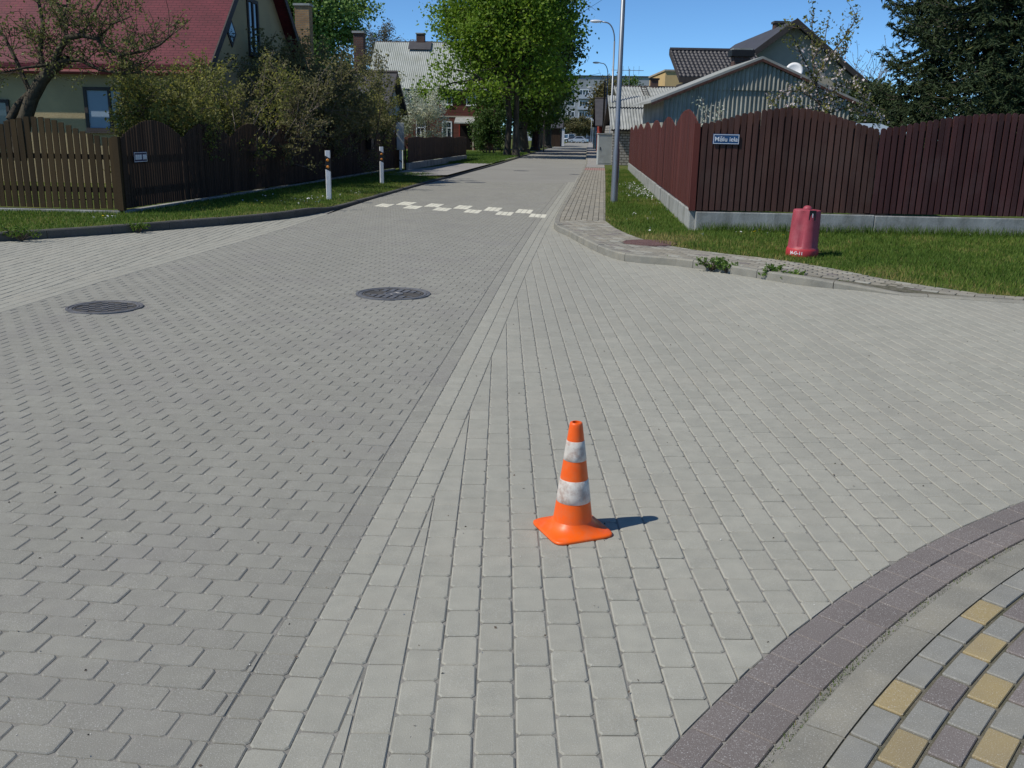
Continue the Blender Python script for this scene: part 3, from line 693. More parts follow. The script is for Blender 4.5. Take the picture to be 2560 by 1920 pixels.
# ------------------------------------------------------------------ fences
def slat_mesh(w, h, t, rad):
    """upright board with a rounded top, foot at z=0"""
    pts = [(-w/2, 0), (w/2, 0), (w/2, h-rad)]
    for k in range(1, 5): a = math.pi*k/5; pts.append((w/2*math.cos(a), h-rad+rad*math.sin(a)))
    pts.append((-w/2, h-rad))
    return MB().prism([(x, -t/2, z) for x, z in pts], (0, t, 0))
def fence(name, label, p0, p1, z0, plinth, panels, pitch, w, m, out=1, rail_z=(.35, 1.15), plinth_m='plinth', backing=False, post_m=None, rad=.03, lean=0., tilt=.004, mats=None, cat='fence'):
    """panels: list of (length, [h0, h1, h2] heights above ground along the panel; arch)"""
    p0 = np.array(p0, float); p1 = np.array(p1, float); d = p1-p0; Ln = np.linalg.norm(d); ang = math.atan2(d[1], d[0])
    root = empty(name, (p0[0], p0[1], z0), ang); tag(root, label=label, cat=cat)
    if plinth:
        s = 0
        while s < Ln-.05:
            e = min(s+3.0, Ln); dz = random.uniform(-.012, .012)
            mb = MB().box(s+.003, e-.003, -.075, .075, -.1, plinth+dz); o = mb.build('plinth', plinth_m, root)
            bv = o.modifiers.new('b', 'BEVEL'); bv.width = .012; bv.segments = 2; s = e
    s = 0.; k = 0
    for pi, (pl, hs, ends) in enumerate(panels):
        n = max(2, int(round(pl/pitch))); cols = mats[pi] if mats else m
        for i in range(n):
            x = s+(i+.5)*pl/n
            if x > Ln-.01: break
            t = (i+.5)/n
            if ends == 'arch': h = hs[0]+(hs[2]-hs[0])*t+(hs[1]-(hs[0]+hs[2])/2)*math.sin(math.pi*t)**.9
            elif ends == 'arch2': h = hs[0]+(hs[2]-hs[0])*t+(hs[1]-(hs[0]+hs[2])/2)*math.sin(math.pi*t)**1.25
            elif ends == 'sine': h = hs[0]+(hs[2]-hs[0])*t+(hs[1]-(hs[0]+hs[2])/2)*(.5-.5*math.cos(2*math.pi*t))
            else: h = hs[0]+(hs[2]-hs[0])*t
            h += random.uniform(-.006, .006)
            zb = plinth+.02+random.uniform(0, .012) if plinth else .03
            o = newobj('slat', slat_mesh(w*random.uniform(.97, 1.02), h-zb, .022, rad).build('slat', cols, None).data, None, root, (x, -out*.04+random.uniform(-.003, .003), zb))
            bpy.data.objects.remove([q for q in bpy.data.objects if q.data == o.data and q != o][0])
            o.rotation_euler = (0, random.gauss(0, tilt)+lean, 0)
            if backing and i < n-1:
                ob = bpy.data.objects.new('back_slat', o.data); COL.objects.link(ob); ob.parent = root; ob.location = (x+pl/n/2, out*.02, zb-.01)
        # rails and posts of this panel
        e = min(s+pl, Ln)
        if e > s+.1:
            for rzv in rail_z: MB().box(s+.005, e-.005, -.028 if not backing else out*.045-.02, .012 if not backing else out*.045+.02, rzv-.045, rzv+.045).build('rail', post_m or m, root)
            MB().box(s-.035, s+.035, out*.075-.035 if out > 0 else out*.075-.035, out*.075+.035, -.05, hs[0]-.06).build('post', post_m or m, root)
        s += pl
    return root
C_R = np.array(G(1735, 575, .1)); E_R = np.array([5.35, 44.5])
dfr = np.array([8.75, 15.72])-C_R; dfr /= np.linalg.norm(dfr)
fence('board_fence', 'dark brown board fence on concrete plinth carrying the blue street sign', C_R, C_R+dfr*11.2, .085, .33,
      [(2.92, [1.77, 2.04, 1.72], 'arch2'), (4.0, [1.74, 2.01, 1.78], 'arch2'), (4.0, [1.75, 2.01, 1.75], 'arch2')], .1045, .079, 'wood_brown', out=1, rail_z=(.62, 1.35), backing=True, post_m='wood_plum', mats=['wood_brown', 'wood_plum', 'wood_plum'], lean=.006)
dsr = E_R-C_R; lsr = np.linalg.norm(dsr)
fence('board_fence', 'sunlit red board fence on pale plinth beside the lamp post verge', C_R+dsr/lsr*.02+np.array([-.02, .0]), E_R, .09, .33,
      [(4.2, [1.78, 2.03, 1.72], 'arch')]+[(4.25, [1.72, 1.98, 1.72], 'arch')]*5+[(4.0, [1.72, 1.95, 1.72], 'arch')], .125, .115, 'wood_red', out=-1, rail_z=(.62, 1.35), backing=False, post_m='wood_plum')
C_L = np.array(G(312, 532, .12)); E_L = np.array(G(985, 424, .12))
dfl = np.array([-.998, .06])
fence('picket_fence', 'olive-brown picket fence with gaps facing the side street', C_L+dfl*11.7, C_L+dfl*.05, .10, .06,
      [(2.9, [1.34, 1.66, 1.34], 'sine'), (2.9, [1.34, 1.66, 1.34], 'sine'), (2.95, [1.34, 1.66, 1.34], 'sine'), (2.9, [1.34, 1.68, 1.33], 'sine')], .127, .098, 'wood_olive', out=1, rail_z=(.42, 1.0), post_m='wood_dark', rad=.006)
dsl = E_L-C_L; lsl = np.linalg.norm(dsl)
fence('picket_fence', 'dark brown scalloped picket fence along the main street verge', C_L, E_L, .10, .07,
      [(2.52, [1.33, 1.66, 1.33], 'arch')]*9, .098, .078, 'wood_dark', out=1, rail_z=(.42, 1.0), post_m='wood_dark', rad=.006)
# gate at the end of the side fence, and the low fence beyond
gate = empty('garden_gate', (E_L[0]+dsl[0]/lsl*.1, E_L[1]+dsl[1]/lsl*.1, .1), math.atan2(dsl[1], dsl[0])); tag(gate, 'brown garden gate with a rounded top beside the meter box', 'gate')
for i in range(9):
    x = .08+i*.115; h = 1.42+.30*math.sin(math.pi*(i+.5)/9)
    slat_mesh(.105, h-.06, .022, .02).build('board', 'wood_olive' if False else 'wood_dark', gate, loc=(x, 0, .06))
MB().box(.02, 1.06, .015, .045, .3, .39).build('rail', 'wood_dark', gate); MB().box(.02, 1.06, .015, .045, 1.1, 1.19).build('rail', 'wood_dark', gate)
MB().box(-.05, .03, -.04, .04, -.05, 1.5).build('post', 'wood_dark', gate); MB().box(1.06, 1.16, -.05, .05, -.05, 1.55).build('post', 'wood_dark', gate)
arch = MB(); pts = [(1.2, 0, .0), (1.2, 0, 1.55)]+[(1.45-.25*math.cos(a), 0, 1.55+.25*math.sin(a)) for a in np.linspace(.2, math.pi-.2, 8)]+[(1.7, 0, 1.55), (1.7, 0, 0)]
tag(arch.tube(pts, .03, 6).build('pipe_arch', 'white_paint', loc=tuple(gate.location), rotz=gate.rotation_euler.z), 'white bent pipe arch behind the meter box', 'pipe')
F2a = np.array(G(1018, 424, .12)); F2b = np.array(G(1164, 399, .12))
fence('low_fence', 'low dark brown board fence in front of the brown timber house', F2a, F2b, .1, .28, [(4.3, [1.32, 1.36, 1.3], 'sine')]*6, .125, .115, 'wood_dark', out=1, rail_z=(.5, 1.0), post_m='wood_dark')
# ------------------------------------------------------------------ signs
def street_sign(name, label, c, ang, w, h, board, text, tsize, border=.008):
    s = empty(name, c, ang); tag(s, label, 'sign')
    o = MB().box(-w/2, w/2, -.006, .006, -h/2, h/2).build('plate', board, s); b = o.modifiers.new('b', 'BEVEL'); b.width = .004
    fr = MB()
    for x0, x1, z0, z1 in [(-w/2+border, w/2-border, h/2-2*border, h/2-border), (-w/2+border, w/2-border, -h/2+border, -h/2+2*border), (-w/2+border, -w/2+2*border, -h/2+2*border, h/2-2*border), (w/2-2*border, w/2-border, -h/2+2*border, h/2-2*border)]:
        fr.box(x0, x1, -.008, -.0062, z0, z1)
    fr.build('border', 'letter', s)
    if text:
        me = text_mesh(text, tsize, .001, tsize*.006); t = newobj('lettering', me, 'letter', s, (0, -.0085, -.004)); t.rotation_euler = (math.pi/2, 0, 0)
    return s
afr = math.atan2(dfr[1], dfr[0])
sp = at(1815, 348, 15.78)
street_sign('street_sign', 'small blue plate reading Mālu iela on the dark brown fence', (sp[0], C_R[1]+dfr[1]/dfr[0]*(sp[0]-C_R[0])-.068, sp[2]), afr, .435, .165, 'sign_blue', 'Mālu iela', .104)
asl = math.atan2(dsl[1], dsl[0])
Yl = 17.55; xl = C_L[0]+(Yl-C_L[1])*dsl[0]/dsl[1]; sl = at(322, 392, Yl)
sg = street_sign('street_sign', 'small navy nameplate on the shaded fence near its corner', (xl+.075, Yl, sl[2]), asl, .50, .185, 'sign_navy', None, .06)
mb = MB(); xx = -.20
for wv, gp in [(.018, .012), (.03, .01), (.018, .014), (.03, .012), (.02, .012), (.03, .012), (.018, .05), (.02, .012), (.03, .012), (.02, .01), (.03, .01)]:
    mb.box(xx, xx+wv, -.0085, -.0065, -.045, .045); xx += wv+gp
mb.build('lettering', 'letter', sg)
# ------------------------------------------------------------------ traffic cone
cone = empty('traffic_cone', (.268, 3.625, .001), math.radians(23.)); tag(cone, 'orange and white striped traffic cone standing on the grey pavers', 'traffic cone')
Hc = .478
def cr(z): return .026+(.0835-.026)*((Hc-z)/(Hc-.05))
zb = [.045, .137, .233, .318, .400, Hc]
for i in range(5):
    z0, z1 = zb[i], zb[i+1]
    if i % 2 == 0:
        prof = [(cr(z), z) for z in np.linspace(z0, z1, 5)]
        if i == 4: prof = prof[:-1]+[(cr(Hc-.008), Hc-.008), (cr(Hc)-.001, Hc-.002), (cr(Hc)-.004, Hc), (.0165, Hc), (.014, Hc-.05)]
        MB().lathe(prof, 40, cap=(i == 4)).build('body', 'orange', cone, True, auto=50)
    else:
        prof = [(cr(z0), z0-.001), (cr(z0)+.0012, z0)]+[(cr(z)+.0012, z) for z in np.linspace(z0, z1, 4)[1:]]+[(cr(z1), z1+.001)]
        MB().lathe(prof, 40, cap=False).build('band', 'band', cone, True)
MB().lathe([(.0135, Hc-.06), (.0132, Hc-.012)], 20).build('hole', 'dark_void', cone)
v = []; f = []; N = 64; rings = []
for j, (t, z) in enumerate([(0, .052), (.08, .043), (.22, .033), (.45, .023), (.7, .016), (.92, .012), (1., .008), (1., .0), (.86, .0)]):
    for k in range(N):
        a = 2*math.pi*k/N; c, s_ = math.cos(a), math.sin(a)
        sq = .138/(abs(c)**7+abs(s_)**7)**(1/7.); r0 = .083
        r = r0+(sq-r0)*t
        cor = max(0, (sq/.138-1)/.37); zz = z-(.006*cor if .1 < t < .9 else 0)
        if k in range(0, 10) and t > .8: zz += .002
        v.append((r*c, r*s_, max(zz, 0.)))
for j in range(8):
    for k in range(N): f.append((j*N+k, j*N+(k+1) % N, (j+1)*N+(k+1) % N, (j+1)*N+k))
f.append(tuple(8*N+k for k in range(N-1, -1, -1)))
o = newobj('base', pymesh('base', v, [q[::-1] for q in f], True), 'orange', cone)
import bmesh
def fixn(o):
    b = bmesh.new(); b.from_mesh(o.data); bmesh.ops.recalc_face_normals(b, faces=b.faces); b.to_mesh(o.data); b.free(); return o
fixn(o)
# ------------------------------------------------------------------ red plastic hood on the verge
hx, hy = G(2003, 641, .1)
hood = empty('hydrant_hood', (hx+.06, hy+.18, .092), .25); tag(hood, 'red fluted plastic hood with knob standing on the grass', 'plastic hood')
hood.rotation_euler = (0.01, math.radians(1.5), .25)
N = 72; v = []; f = []
prof = [(.09, .208, 0), (.11, .203, .1), (.13, .197, 1), (.40, .190, 1), (.56, .184, 1), (.60, .181, .6), (.612, .176, .15), (.618, .165, 0), (.622, .10, 0), (.622, .02, 0)]
for z, r, fl in prof:
    for k in range(N):
        a = 2*math.pi*k/N; g = max(0., math.cos(3*a+.9))**3*.11+max(0., math.cos(3*a+4.0))**8*.03
        rr_ = r*(1-fl*g); v.append((rr_*math.cos(a), rr_*math.sin(a), z))
n = len(prof)
for j in range(n-1):
    for k in range(N): f.append((j*N+k, j*N+(k+1) % N, (j+1)*N+(k+1) % N, (j+1)*N+k))
f.append(tuple((n-1)*N+k for k in range(N)))
o = newobj('shell', pymesh('shell', v, f, True), 'hood', hood); o.data.set_sharp_from_angle(angle=math.radians(35))
MB().lathe([(.20, -.04), (.216, 0.0), (.214, .075), (.209, .098), (.203, .106), (.19, .108)], 48).build('base_ring', 'hood_base', hood, True, auto=40)
MB().lathe([(.06, .615), (.06, .628), (.055, .645), (.04, .662), (.02, .671), (.003, .673)], 28).build('knob', 'hood', hood, True)
def curved_text(s, size, R, z, a0, m, parent, name='lettering'):
    me = text_mesh(s, size, .0006, size*.02)
    for vv in me.vertices:
        x, y, d = vv.co; a = a0+x/R; r = R+.0015+d; vv.co = (r*math.cos(a), r*math.sin(a), z+y)
    me.update(); return newobj(name, me, m, parent)
curved_text('J4-G-11', .058, .2150, .045, math.radians(-128)-.25, 'letter', hood)
me = MB().box(-.046, .046, -.003, .003, -.066, .066).build('tag_plate', 'black', hood, loc=(.176*math.cos(math.radians(-83)-.25), .176*math.sin(math.radians(-83)-.25)-.004, .555), rotz=math.radians(7)-.25)
t = newobj('lettering', text_mesh('1', .07, .001, .002), 'letter', hood, (.176*math.cos(math.radians(-83)-.25)-.0, .176*math.sin(math.radians(-83)-.25)-.0085, .55)); t.rotation_euler = (math.pi/2, 0, math.radians(7)-.25)
# ------------------------------------------------------------------ manhole covers
def manhole(label, c, R, kind, rot, m='iron'):
    r = empty('manhole_cover', (c[0], c[1], .0035), rot); tag(r, label, 'manhole cover', 'round iron manhole covers in the street')
    MB().lathe([(R*.83, -.03), (R*.83, .001), (R*.845, .004), (R*.90, .004), (R*.905, .000), (R*.93, .000), (R*.935, .005), (R, .005), (R+.003, -.03)], 64, cap=False).build('frame', m, r, True, auto=30)
    MB().lathe([(R*.82, -.035), (R*.82, -.003), (R*.80, .001), (R*.765, .001), (R*.755, -.004), (.02, -.004)], 64).build('lid', 'iron_dirt', r, True, auto=30)
    mb = MB()
    if kind == 'stud':
        for i in range(-9, 10):
            for j in range(-9, 10):
                x, y = i*.066*R/.4, j*.066*R/.4
                if (i+j) % 2 == 0 and .1*R < math.hypot(x, y) < .71*R: mb.box(x-.026, x+.026, y-.017, y+.017, -.006, .0025)
        mb.lathe([(R*.11, -.006), (R*.11, .003), (R*.03, .003)], 16)
    else:
        for i in range(-8, 9):
            x = i*.08*R/.4; l = math.sqrt(max(0, (R*.70)**2-x*x))
            if l < .05: continue
            for (a_, b_) in ([(-l, -.28*R), (.28*R, l)] if abs(i) < 4 else [(-l, -.01), (.02, l)]):
                if b_-a_ > .03: mb.box(x-.026, x+.026, a_, b_, -.006, .003)
        mb.lathe([(R*.27, -.006), (R*.27, .003), (R*.2, .003), (R*.19, -.003), (R*.1, -.003), (R*.09, .003), (.01, .003)], 28)
    mb.build('tread', m, r)
    return r
manhole('round iron manhole cover with studded tread in the brick street', (-3.80, 8.43), .335, 'stud', .4)
manhole('round iron manhole cover with long ribs in the brick street', (-1.25, 9.46), .385, 'rib', -.25)
hc = G(1625, 607, .1)
rm = empty('hatch_cover', (hc[0], hc[1], rz(*hc)+.003)); tag(rm, 'rusty brown round cover set in the corner footway', 'manhole cover')
MB().lathe([(.40, -.03), (.40, .004), (.37, .006), (.36, .001), (.02, .002)], 48).build('lid', 'rust_iron', rm, True, auto=25)
mb = MB()
for i in range(-6, 7):
    l = math.sqrt(max(0, .34**2-(i*.05)**2)); mb.box(i*.05-.012, i*.05+.012, -l, l, -.002, .0045)
mb.build('tread', 'rust_iron', rm)
for i, (p, R, lb) in enumerate([((1188, 456), .36, 'low iron cover in the street beyond the pale checkered blocks'), ((1303, 427), .36, 'distant iron cover in the street before the tree shadows'), ((1437, 436), .25, 'small iron grating cover near the right street kerb')]):
    c = G(*p); r = empty('manhole_cover', (c[0], c[1], -.001)); tag(r, lb, 'manhole cover', 'round iron manhole covers in the street')
    MB().lathe([(R, -.03), (R, .006), (R*.9, .008), (R*.88, .003), (.02, .004)], 32).build('lid', 'iron', r, True, auto=25)
    MB().box(-R*.5, R*.5, -.03, .03, .002, .009).build('tread', 'iron', r)
# ------------------------------------------------------------------ marker posts
def marker(label, p, ang):
    r = empty('marker_post', (p[0], p[1], .09), ang); tag(r, label, 'marker post', 'white marker posts on the left verge')
    w, d = .06, .055; sec = [(-w, -d*.3), (-w*.75, -d), (w*.75, -d), (w, -d*.3), (w*.7, d), (-w*.7, d)]
    def band(za, zb_, sl, name, m, g=1.0):
        v = []; n = len(sec)
        for z in (za, zb_):
            for x, y in sec: v.append((x*g, y*g, z-sl*x))
        f = [tuple(range(n-1, -1, -1)), tuple(range(n, 2*n))]+[(i, (i+1) % n, n+(i+1) % n, n+i) for i in range(n)]
        newobj(name, pymesh(name, v, f), m, r)
    band(-.1, .66, 0., 'post', 'white_paint'); band(.66, .675, 0, 'post_core', 'white_paint', .97)
    band(.66, .955, .55, 'stripe', 'black', 1.02); band(.93, 1.10, .0, 'post_top', 'white_paint')
    for z in (.735, .885): 
        MB().lathe([(.033, 0), (.033, .006), (.02, .009), (.002, .0095)], 20).build('reflector', 'reflector', r, True).matrix_local = Matrix.Translation((0, -d*1.03, z))@Matrix.Rotation(math.pi/2, 4, 'X')
    return r
m1 = G(823, 497, .1); m2 = G(955, 459, .1)
marker('white marker post with black stripe beside the daisies on the verge', m1, .1); marker('white marker post with black stripe near the garden gate', m2, .2)
# ------------------------------------------------------------------ meter boxes, mailbox
cb = G(1002, 425, .11)
r = empty('meter_box', (cb[0], cb[1], .1), .12); tag(r, 'tall pale grey meter box on a striped post by the gate', 'meter box')
MB().box(-.05, .05, -.05, .05, -.1, .84).build('post', 'white_paint', r)
v = [(-.052, -.052, .38), (.052, -.052, .30), (.052, -.052, .36), (-.052, -.052, .45)]
MB().prism([(x, y-.003, z) for x, y, z in v], (0, .002, 0)).build('stripe', 'black', r)
o = MB().box(-.155, .155, -.16, .14, .82, 1.90).build('case', 'cabinet', r); bv = o.modifiers.new('b', 'BEVEL'); bv.width = .012
MB().box(-.135, .135, -.166, -.1605, .86, 1.86).build('door', 'cabinet', r); MB().box(.10, .12, -.176, -.1665, 1.3, 1.42).build('handle', 'black', r)
Ym = 34.6; xm = C_L[0]+(Ym-C_L[1])*dsl[0]/dsl[1]
r = empty('mailbox', (xm+.17, Ym, 1.0), asl); tag(r, 'dark mailbox with sloping lid on the shaded fence', 'mailbox')
MB().box(-.17, .17, -.09, .09, 0, .36).build('case', 'black', r); MB().prism([(-.19, -.12, .36), (-.19, .1, .42), (-.19, .1, .44), (-.19, -.12, .38)], (.38, 0, 0)).build('lid', 'black', r)
rc = G(1510, 412, .1)
r = empty('service_cabinet', (rc[0], rc[1], .09), .08); tag(r, 'tall slim grey service cabinet at the footway edge', 'cabinet')
o = MB().box(-.40, .40, -.2, .2, 0, 1.62).build('case', 'cabinet', r); bv = o.modifiers.new('b', 'BEVEL'); bv.width = .02
MB().box(-.36, .36, -.208, -.2005, .1, 1.5).build('door', 'cabinet', r); MB().box(-.43, .43, -.23, .23, 1.62, 1.67).build('roof', 'cabinet', r); MB().box(-.30, -.26, -.225, -.209, .8, .95).build('handle', 'black', r)
# ------------------------------------------------------------------ street lamps
def lamp(label, x, y, h=8.2, z0=.08, arm=1.0):
    r = empty('street_lamp', (x, y, z0), math.radians(-5)); tag(r, label, 'street lamp', 'curved-arm street lamps along the right footway')
    MB().lathe([(.085, -.1), (.085, .0), (.078, 1.2), (.06, 1.3), (.042, h-1.05)], 16).build('pole', 'galv', r, True)
    pts = [(0, 0, h-1.1)]+[(-arm*(1-math.cos(a)), 0, h-1.05+.95*math.sin(a)) for a in np.linspace(.05, 1.5, 9)]+[(-arm-.25, 0, h-.06)]
    MB().tube(pts, .036, 10).build('arm', 'galv', r, True)
    MB().box(.04, .088, -.03, .03, .55, .85).build('hatch', 'galv', r)
    hd = MB(); n = 14; prof = [(-.0, .035), (.06, .07), (.2, .12), (.38, .135), (.55, .11), (.64, .05), (.655, .01)]
    v = []; f = []
    for t, w in prof:
        for k in range(n):
            a = 2*math.pi*k/n; v.append((-arm-.2-t, w*math.cos(a), h-.045+w*.62*math.sin(a)))
    for i in range(len(prof)-1):
        for k in range(n): f.append((i*n+k, i*n+(k+1) % n, (i+1)*n+(k+1) % n, (i+1)*n+k))
    f += [tuple(range(n)), tuple((len(prof)-1)*n+k for k in range(n-1, -1, -1))]
    o = newobj('lamp_head', pymesh('lamp_head', v, f, True), 'lamp_head', r); fixn(o)
    return r
pl = G(1535, 505, .1)
lamp('tall grey street lamp post on the daisy verge beside the red fence', pl[0], pl[1], h=9.2)
MB().box(-.06, .06, -.05, .05, .335, 1.76).build('corner_post', 'wood_red', bpy.data.objects['board_fence.001'], loc=(.0, .04, .0))
MB().box(-.055, .055, -.055, .055, .065, 1.36).build('corner_post', 'wood_olive', bpy.data.objects['picket_fence.001'], loc=(-.02, .03, .0))
for i, (hp, Y, lb) in enumerate([((1492, 52), 53., 'curved street lamp standing behind the grey service cabinet'), ((1492, 156), 84., 'curved street lamp next beyond the one at the service cabinet'), ((1475, 218), 126., 'small far street lamp before the apartment block windows'), ((1475, 241), 155., 'small far street lamp before the apartment block windows'), ((1472, 257), 186., 'small far street lamp before the apartment block windows'), ((1469, 270), 215., 'small far street lamp before the apartment block windows')]):
    q = at(*hp, Y); lamp(lb, q[0]+1.0, Y, h=q[2]-.05, arm=.5)
# ------------------------------------------------------------------ buildings
def lerp3(a, b, t): return tuple(a[i]+(b[i]-a[i])*t for i in range(3))
def window(root, axis, c, w, h, frame='white_paint', glass='glass_dark', mull=(1,), trans=(.62,), fw=.07, d=.05, half=None, name='window', sill=True):
    """axis '-y' or '+x' or '-x' : outward normal in the house frame; c = centre on the wall face"""
    def bx(mb, u0, u1, z0, z1, n0, n1):
        if axis == '-y': mb.box(c[0]+u0, c[0]+u1, c[1]-n1, c[1]-n0, c[2]+z0, c[2]+z1)
        elif axis == '+x': mb.box(c[0]+n0, c[0]+n1, c[1]+u0, c[1]+u1, c[2]+z0, c[2]+z1)
        else: mb.box(c[0]-n1, c[0]-n0, c[1]+u0, c[1]+u1, c[2]+z0, c[2]+z1)
    mb = MB(); W2, H2 = w/2, h/2
    bx(mb, -W2, W2, H2-fw, H2, .004, d); bx(mb, -W2, W2, -H2, -H2+fw, .004, d); bx(mb, -W2, -W2+fw, -H2+fw, H2-fw, .004, d); bx(mb, W2-fw, W2, -H2+fw, H2-fw, .004, d)
    zt = -H2+h*trans[0] if trans else H2-fw
    if trans: bx(mb, -W2+fw, W2-fw, zt-fw*.4, zt+fw*.4, .004, d*.9)
    n = mull[0]+1
    for k in range(1, n): x = -W2+fw+(w-2*fw)*k/n; bx(mb, x-fw*.4, x+fw*.4, -H2+fw, zt-fw*.4 if trans else H2-fw, .004, d*.9)
    o = mb.build(name, frame, root)
    mb = MB(); bx(mb, -W2+fw*.5, W2-fw*.5, -H2+fw*.5, H2-fw*.5, .006, .014); mb.build('pane', glass, o)
    if half:
        mb = MB(); bx(mb, -W2+fw, -W2+w*half, -H2+fw, H2-fw, .0145, .018); mb.build('curtain', 'curtain', o)
    if sill: mb = MB(); bx(mb, -W2-.05, W2+.05, -H2-.05, -H2-.004, .004, d+.06); mb.build('sill', frame, o)
    return o
def gable_house(name, label, loc, rotz, L, D, eave, ridge, wall, roof, oh=.35, rt=.14, axis='x', cat='house', verge=None, uvroof=False, z0=.0, soffit=None):
    """local: x from -L..0, y from 0..D; ridge along axis"""
    r = empty(name, loc, rotz); tag(r, label, cat)
    mb = MB()
    if axis == 'x':
        m = D/2
        mb.prism([(0, 0, -.3), (0, D, -.3), (0, D, eave), (0, m, ridge), (0, 0, eave)], (-L, 0, 0)); mb.build('wall', wall, r)
        s = (ridge-eave)/m; ze = eave-oh*s
        for nm, ya, yb in (('roof', -oh, m), ('back_roof', D+oh, m)):
            o = MB().prism([(oh, ya, ze+.02), (oh, yb, ridge+.02), (oh, yb, ridge+.02+rt), (oh, ya, ze+.02+rt)], (-L-2*oh, 0, 0)).build(nm, roof, r)
            if uvroof: boxuv(o)
        if verge:
            for ya, yb in ((-oh-.02, m), (D+oh+.02, m)):
                MB().prism([(oh+.004, ya, ze-.10), (oh+.004, yb, ridge-.10), (oh+.004, yb, ridge+.05+rt), (oh+.004, ya, ze+.05+rt)], (.035, 0, 0)).build('verge_board', verge, r)
        MB().tube([(oh+.02, m, ridge+rt+.03), (-L-oh-.02, m, ridge+rt+.03)], .09, 8).build('ridge_cap', verge or roof if not uvroof else 'red_trim', r)
    else:
        m = -L/2
        mb.prism([(0, 0, -.3), (0, 0, eave), (m, 0, ridge), (-L, 0, eave), (-L, 0, -.3)], (0, D, 0)); mb.build('wall', wall, r)
        s = (ridge-eave)/(L/2); ze = eave-oh*s
        for nm, xa in (('right_roof', oh), ('left_roof', -L-oh)):
            MB().prism([(xa, -oh, ze+.02), (m, -oh, ridge+.02), (m, -oh, ridge+.02+rt), (xa, -oh, ze+.02+rt)], (0, D+2*oh, 0)).build(nm, roof, r)
        if verge:
            for xa in (oh+.02, -L-oh-.02):
                MB().prism([(xa, -oh-.004, ze-.08), (m, -oh-.004, ridge-.08), (m, -oh-.004, ridge+.05+rt), (xa, -oh-.004, ze+.05+rt)], (0, -.035, 0)).build('verge_board', verge, r)
    return r
def chimney(r, x, y, z0, z1, w, d, m, cap='slate', name='chimney', parent=None):
    o = MB().box(x-w/2, x+w/2, y-d/2, y+d/2, z0, z1).build(name, m, parent or r); boxuv(o)
    MB().box(x-w/2-.06, x+w/2+.06, y-d/2-.06, y+d/2+.06, z1, z1+.10).build('chimney_cap', cap, o)
    return o
def loc_of(r, p):   # world -> house frame
    return r.matrix_world.inverted()@Vector(p)
# 1. cream house with a red roof behind the olive fence
fr = at(505, 165, 25.8); rot1 = math.atan2(-.07, .998)
h1 = gable_house('cream_house', 'cream plastered house with steep red roof behind the olive fence', (fr[0], fr[1], .1), rot1, 15., 8.6, 3.35, 7.35, 'plaster_cream', 'red_roof', oh=.38, rt=.12, verge='trim_dark', uvroof=True)
bpy.context.view_layer.update()
def on_front(r, px_, py_):   # pixel -> point on local plane y=0
    o = r.matrix_world.inverted()@Vector((0, 0, CAMH)); d = r.matrix_world.inverted().to_3x3()@Vector(ray(px_, py_)); t = -o.y/d.y; return o+d*t
def on_side(r, px_, py_, x=0.):
    o = r.matrix_world.inverted()@Vector((0, 0, CAMH)); d = r.matrix_world.inverted().to_3x3()@Vector(ray(px_, py_)); t = (x-o.x)/d.x; return o+d*t
a = on_front(h1, 208, 217); b = on_front(h1, 345, 330)
window(h1, '-y', ((a.x+b.x)/2, 0, (a.z+b.z)/2), abs(b.x-a.x), abs(b.z-a.z), 'trim_dark', 'glass_blue', mull=(1,), trans=None, fw=.09, half=.5)
a = on_front(h1, 60, 230); window(h1, '-y', (a.x-1.2, 0, 1.6), 1.5, 1.2, 'trim_dark', 'glass_blue', trans=None, fw=.09)
a = on_side(h1, 615, 8); b = on_side(h1, 648, 128)
window(h1, '+x', (0, (a.y+b.y)/2, (a.z+b.z)/2), abs(b.y-a.y), 1.62, 'trim_dark', 'glass_dark', mull=(1,), trans=None, fw=.10)
a = on_side(h1, 577, 82)
dm = MB().prism([(.004, a.y-.36, a.z), (.004, a.y, a.z-.40), (.004, a.y+.36, a.z), (.004, a.y, a.z+.40)], (.03, 0, 0)).build('diamond_window', 'trim_dark', h1)
MB().prism([(.035, a.y-.25, a.z), (.035, a.y, a.z-.28), (.035, a.y+.25, a.z), (.035, a.y, a.z+.28)], (.004, 0, 0)).build('pane', 'glass_dark', dm)
sl1 = 4.0/4.3
MB().tube([(.3, -.46, 2.92), (-15.3, -.46, 2.92)], .065, 8).build('gutter', 'red_trim', h1)
rw = MB().box(-6.0, -4.9, -.6, .6, 0, .09).build('roof_window', 'trim_dark', h1); rw.matrix_local = Matrix.Translation((.35, 3.75, 3.35+3.75*sl1+.18))@Matrix.Rotation(math.atan(sl1), 4, 'X')
MB().box(-5.9, -5.0, -.5, .5, .091, .096).build('pane', 'glass_dark', rw)
# 2. pale blue-green house, mostly hidden by shrubs
fr = at(956, 300, 46.5)
h2 = gable_house('pale_house', 'pale blue-green plastered house hidden behind the shrubs by the gate', (fr[0], fr[1], .1), rot1, 12.5, 4.6, 2.6, 4.3, 'plaster_blue', 'roof_sheet', oh=.3, rt=.1, verge='trim_dark')
bpy.context.view_layer.update()
MB().tube([(-.55, -.07, .1), (-.55, -.07, 2.8)], .05, 8).build('downpipe', 'trim_dark', h2)
a = on_front(h2, 950, 330); window(h2, '-y', (-2.2, 0, 1.5), 1.1, 1.2, 'white_paint', 'glass_blue')
p = loc_of(h2, at(757, 60, 49.0)); chimney(h2, p.x, 2.4, 3.6, loc_of(h2, at(757, 24, 50.5)).z, .72, .62, 'chim_brick')
p = loc_of(h2, at(913, 100, 50.5)); chimney(h2, p.x, 2.6, 3.8, loc_of(h2, at(913, 92, 50.8)).z, .5, .5, 'dark_brick')
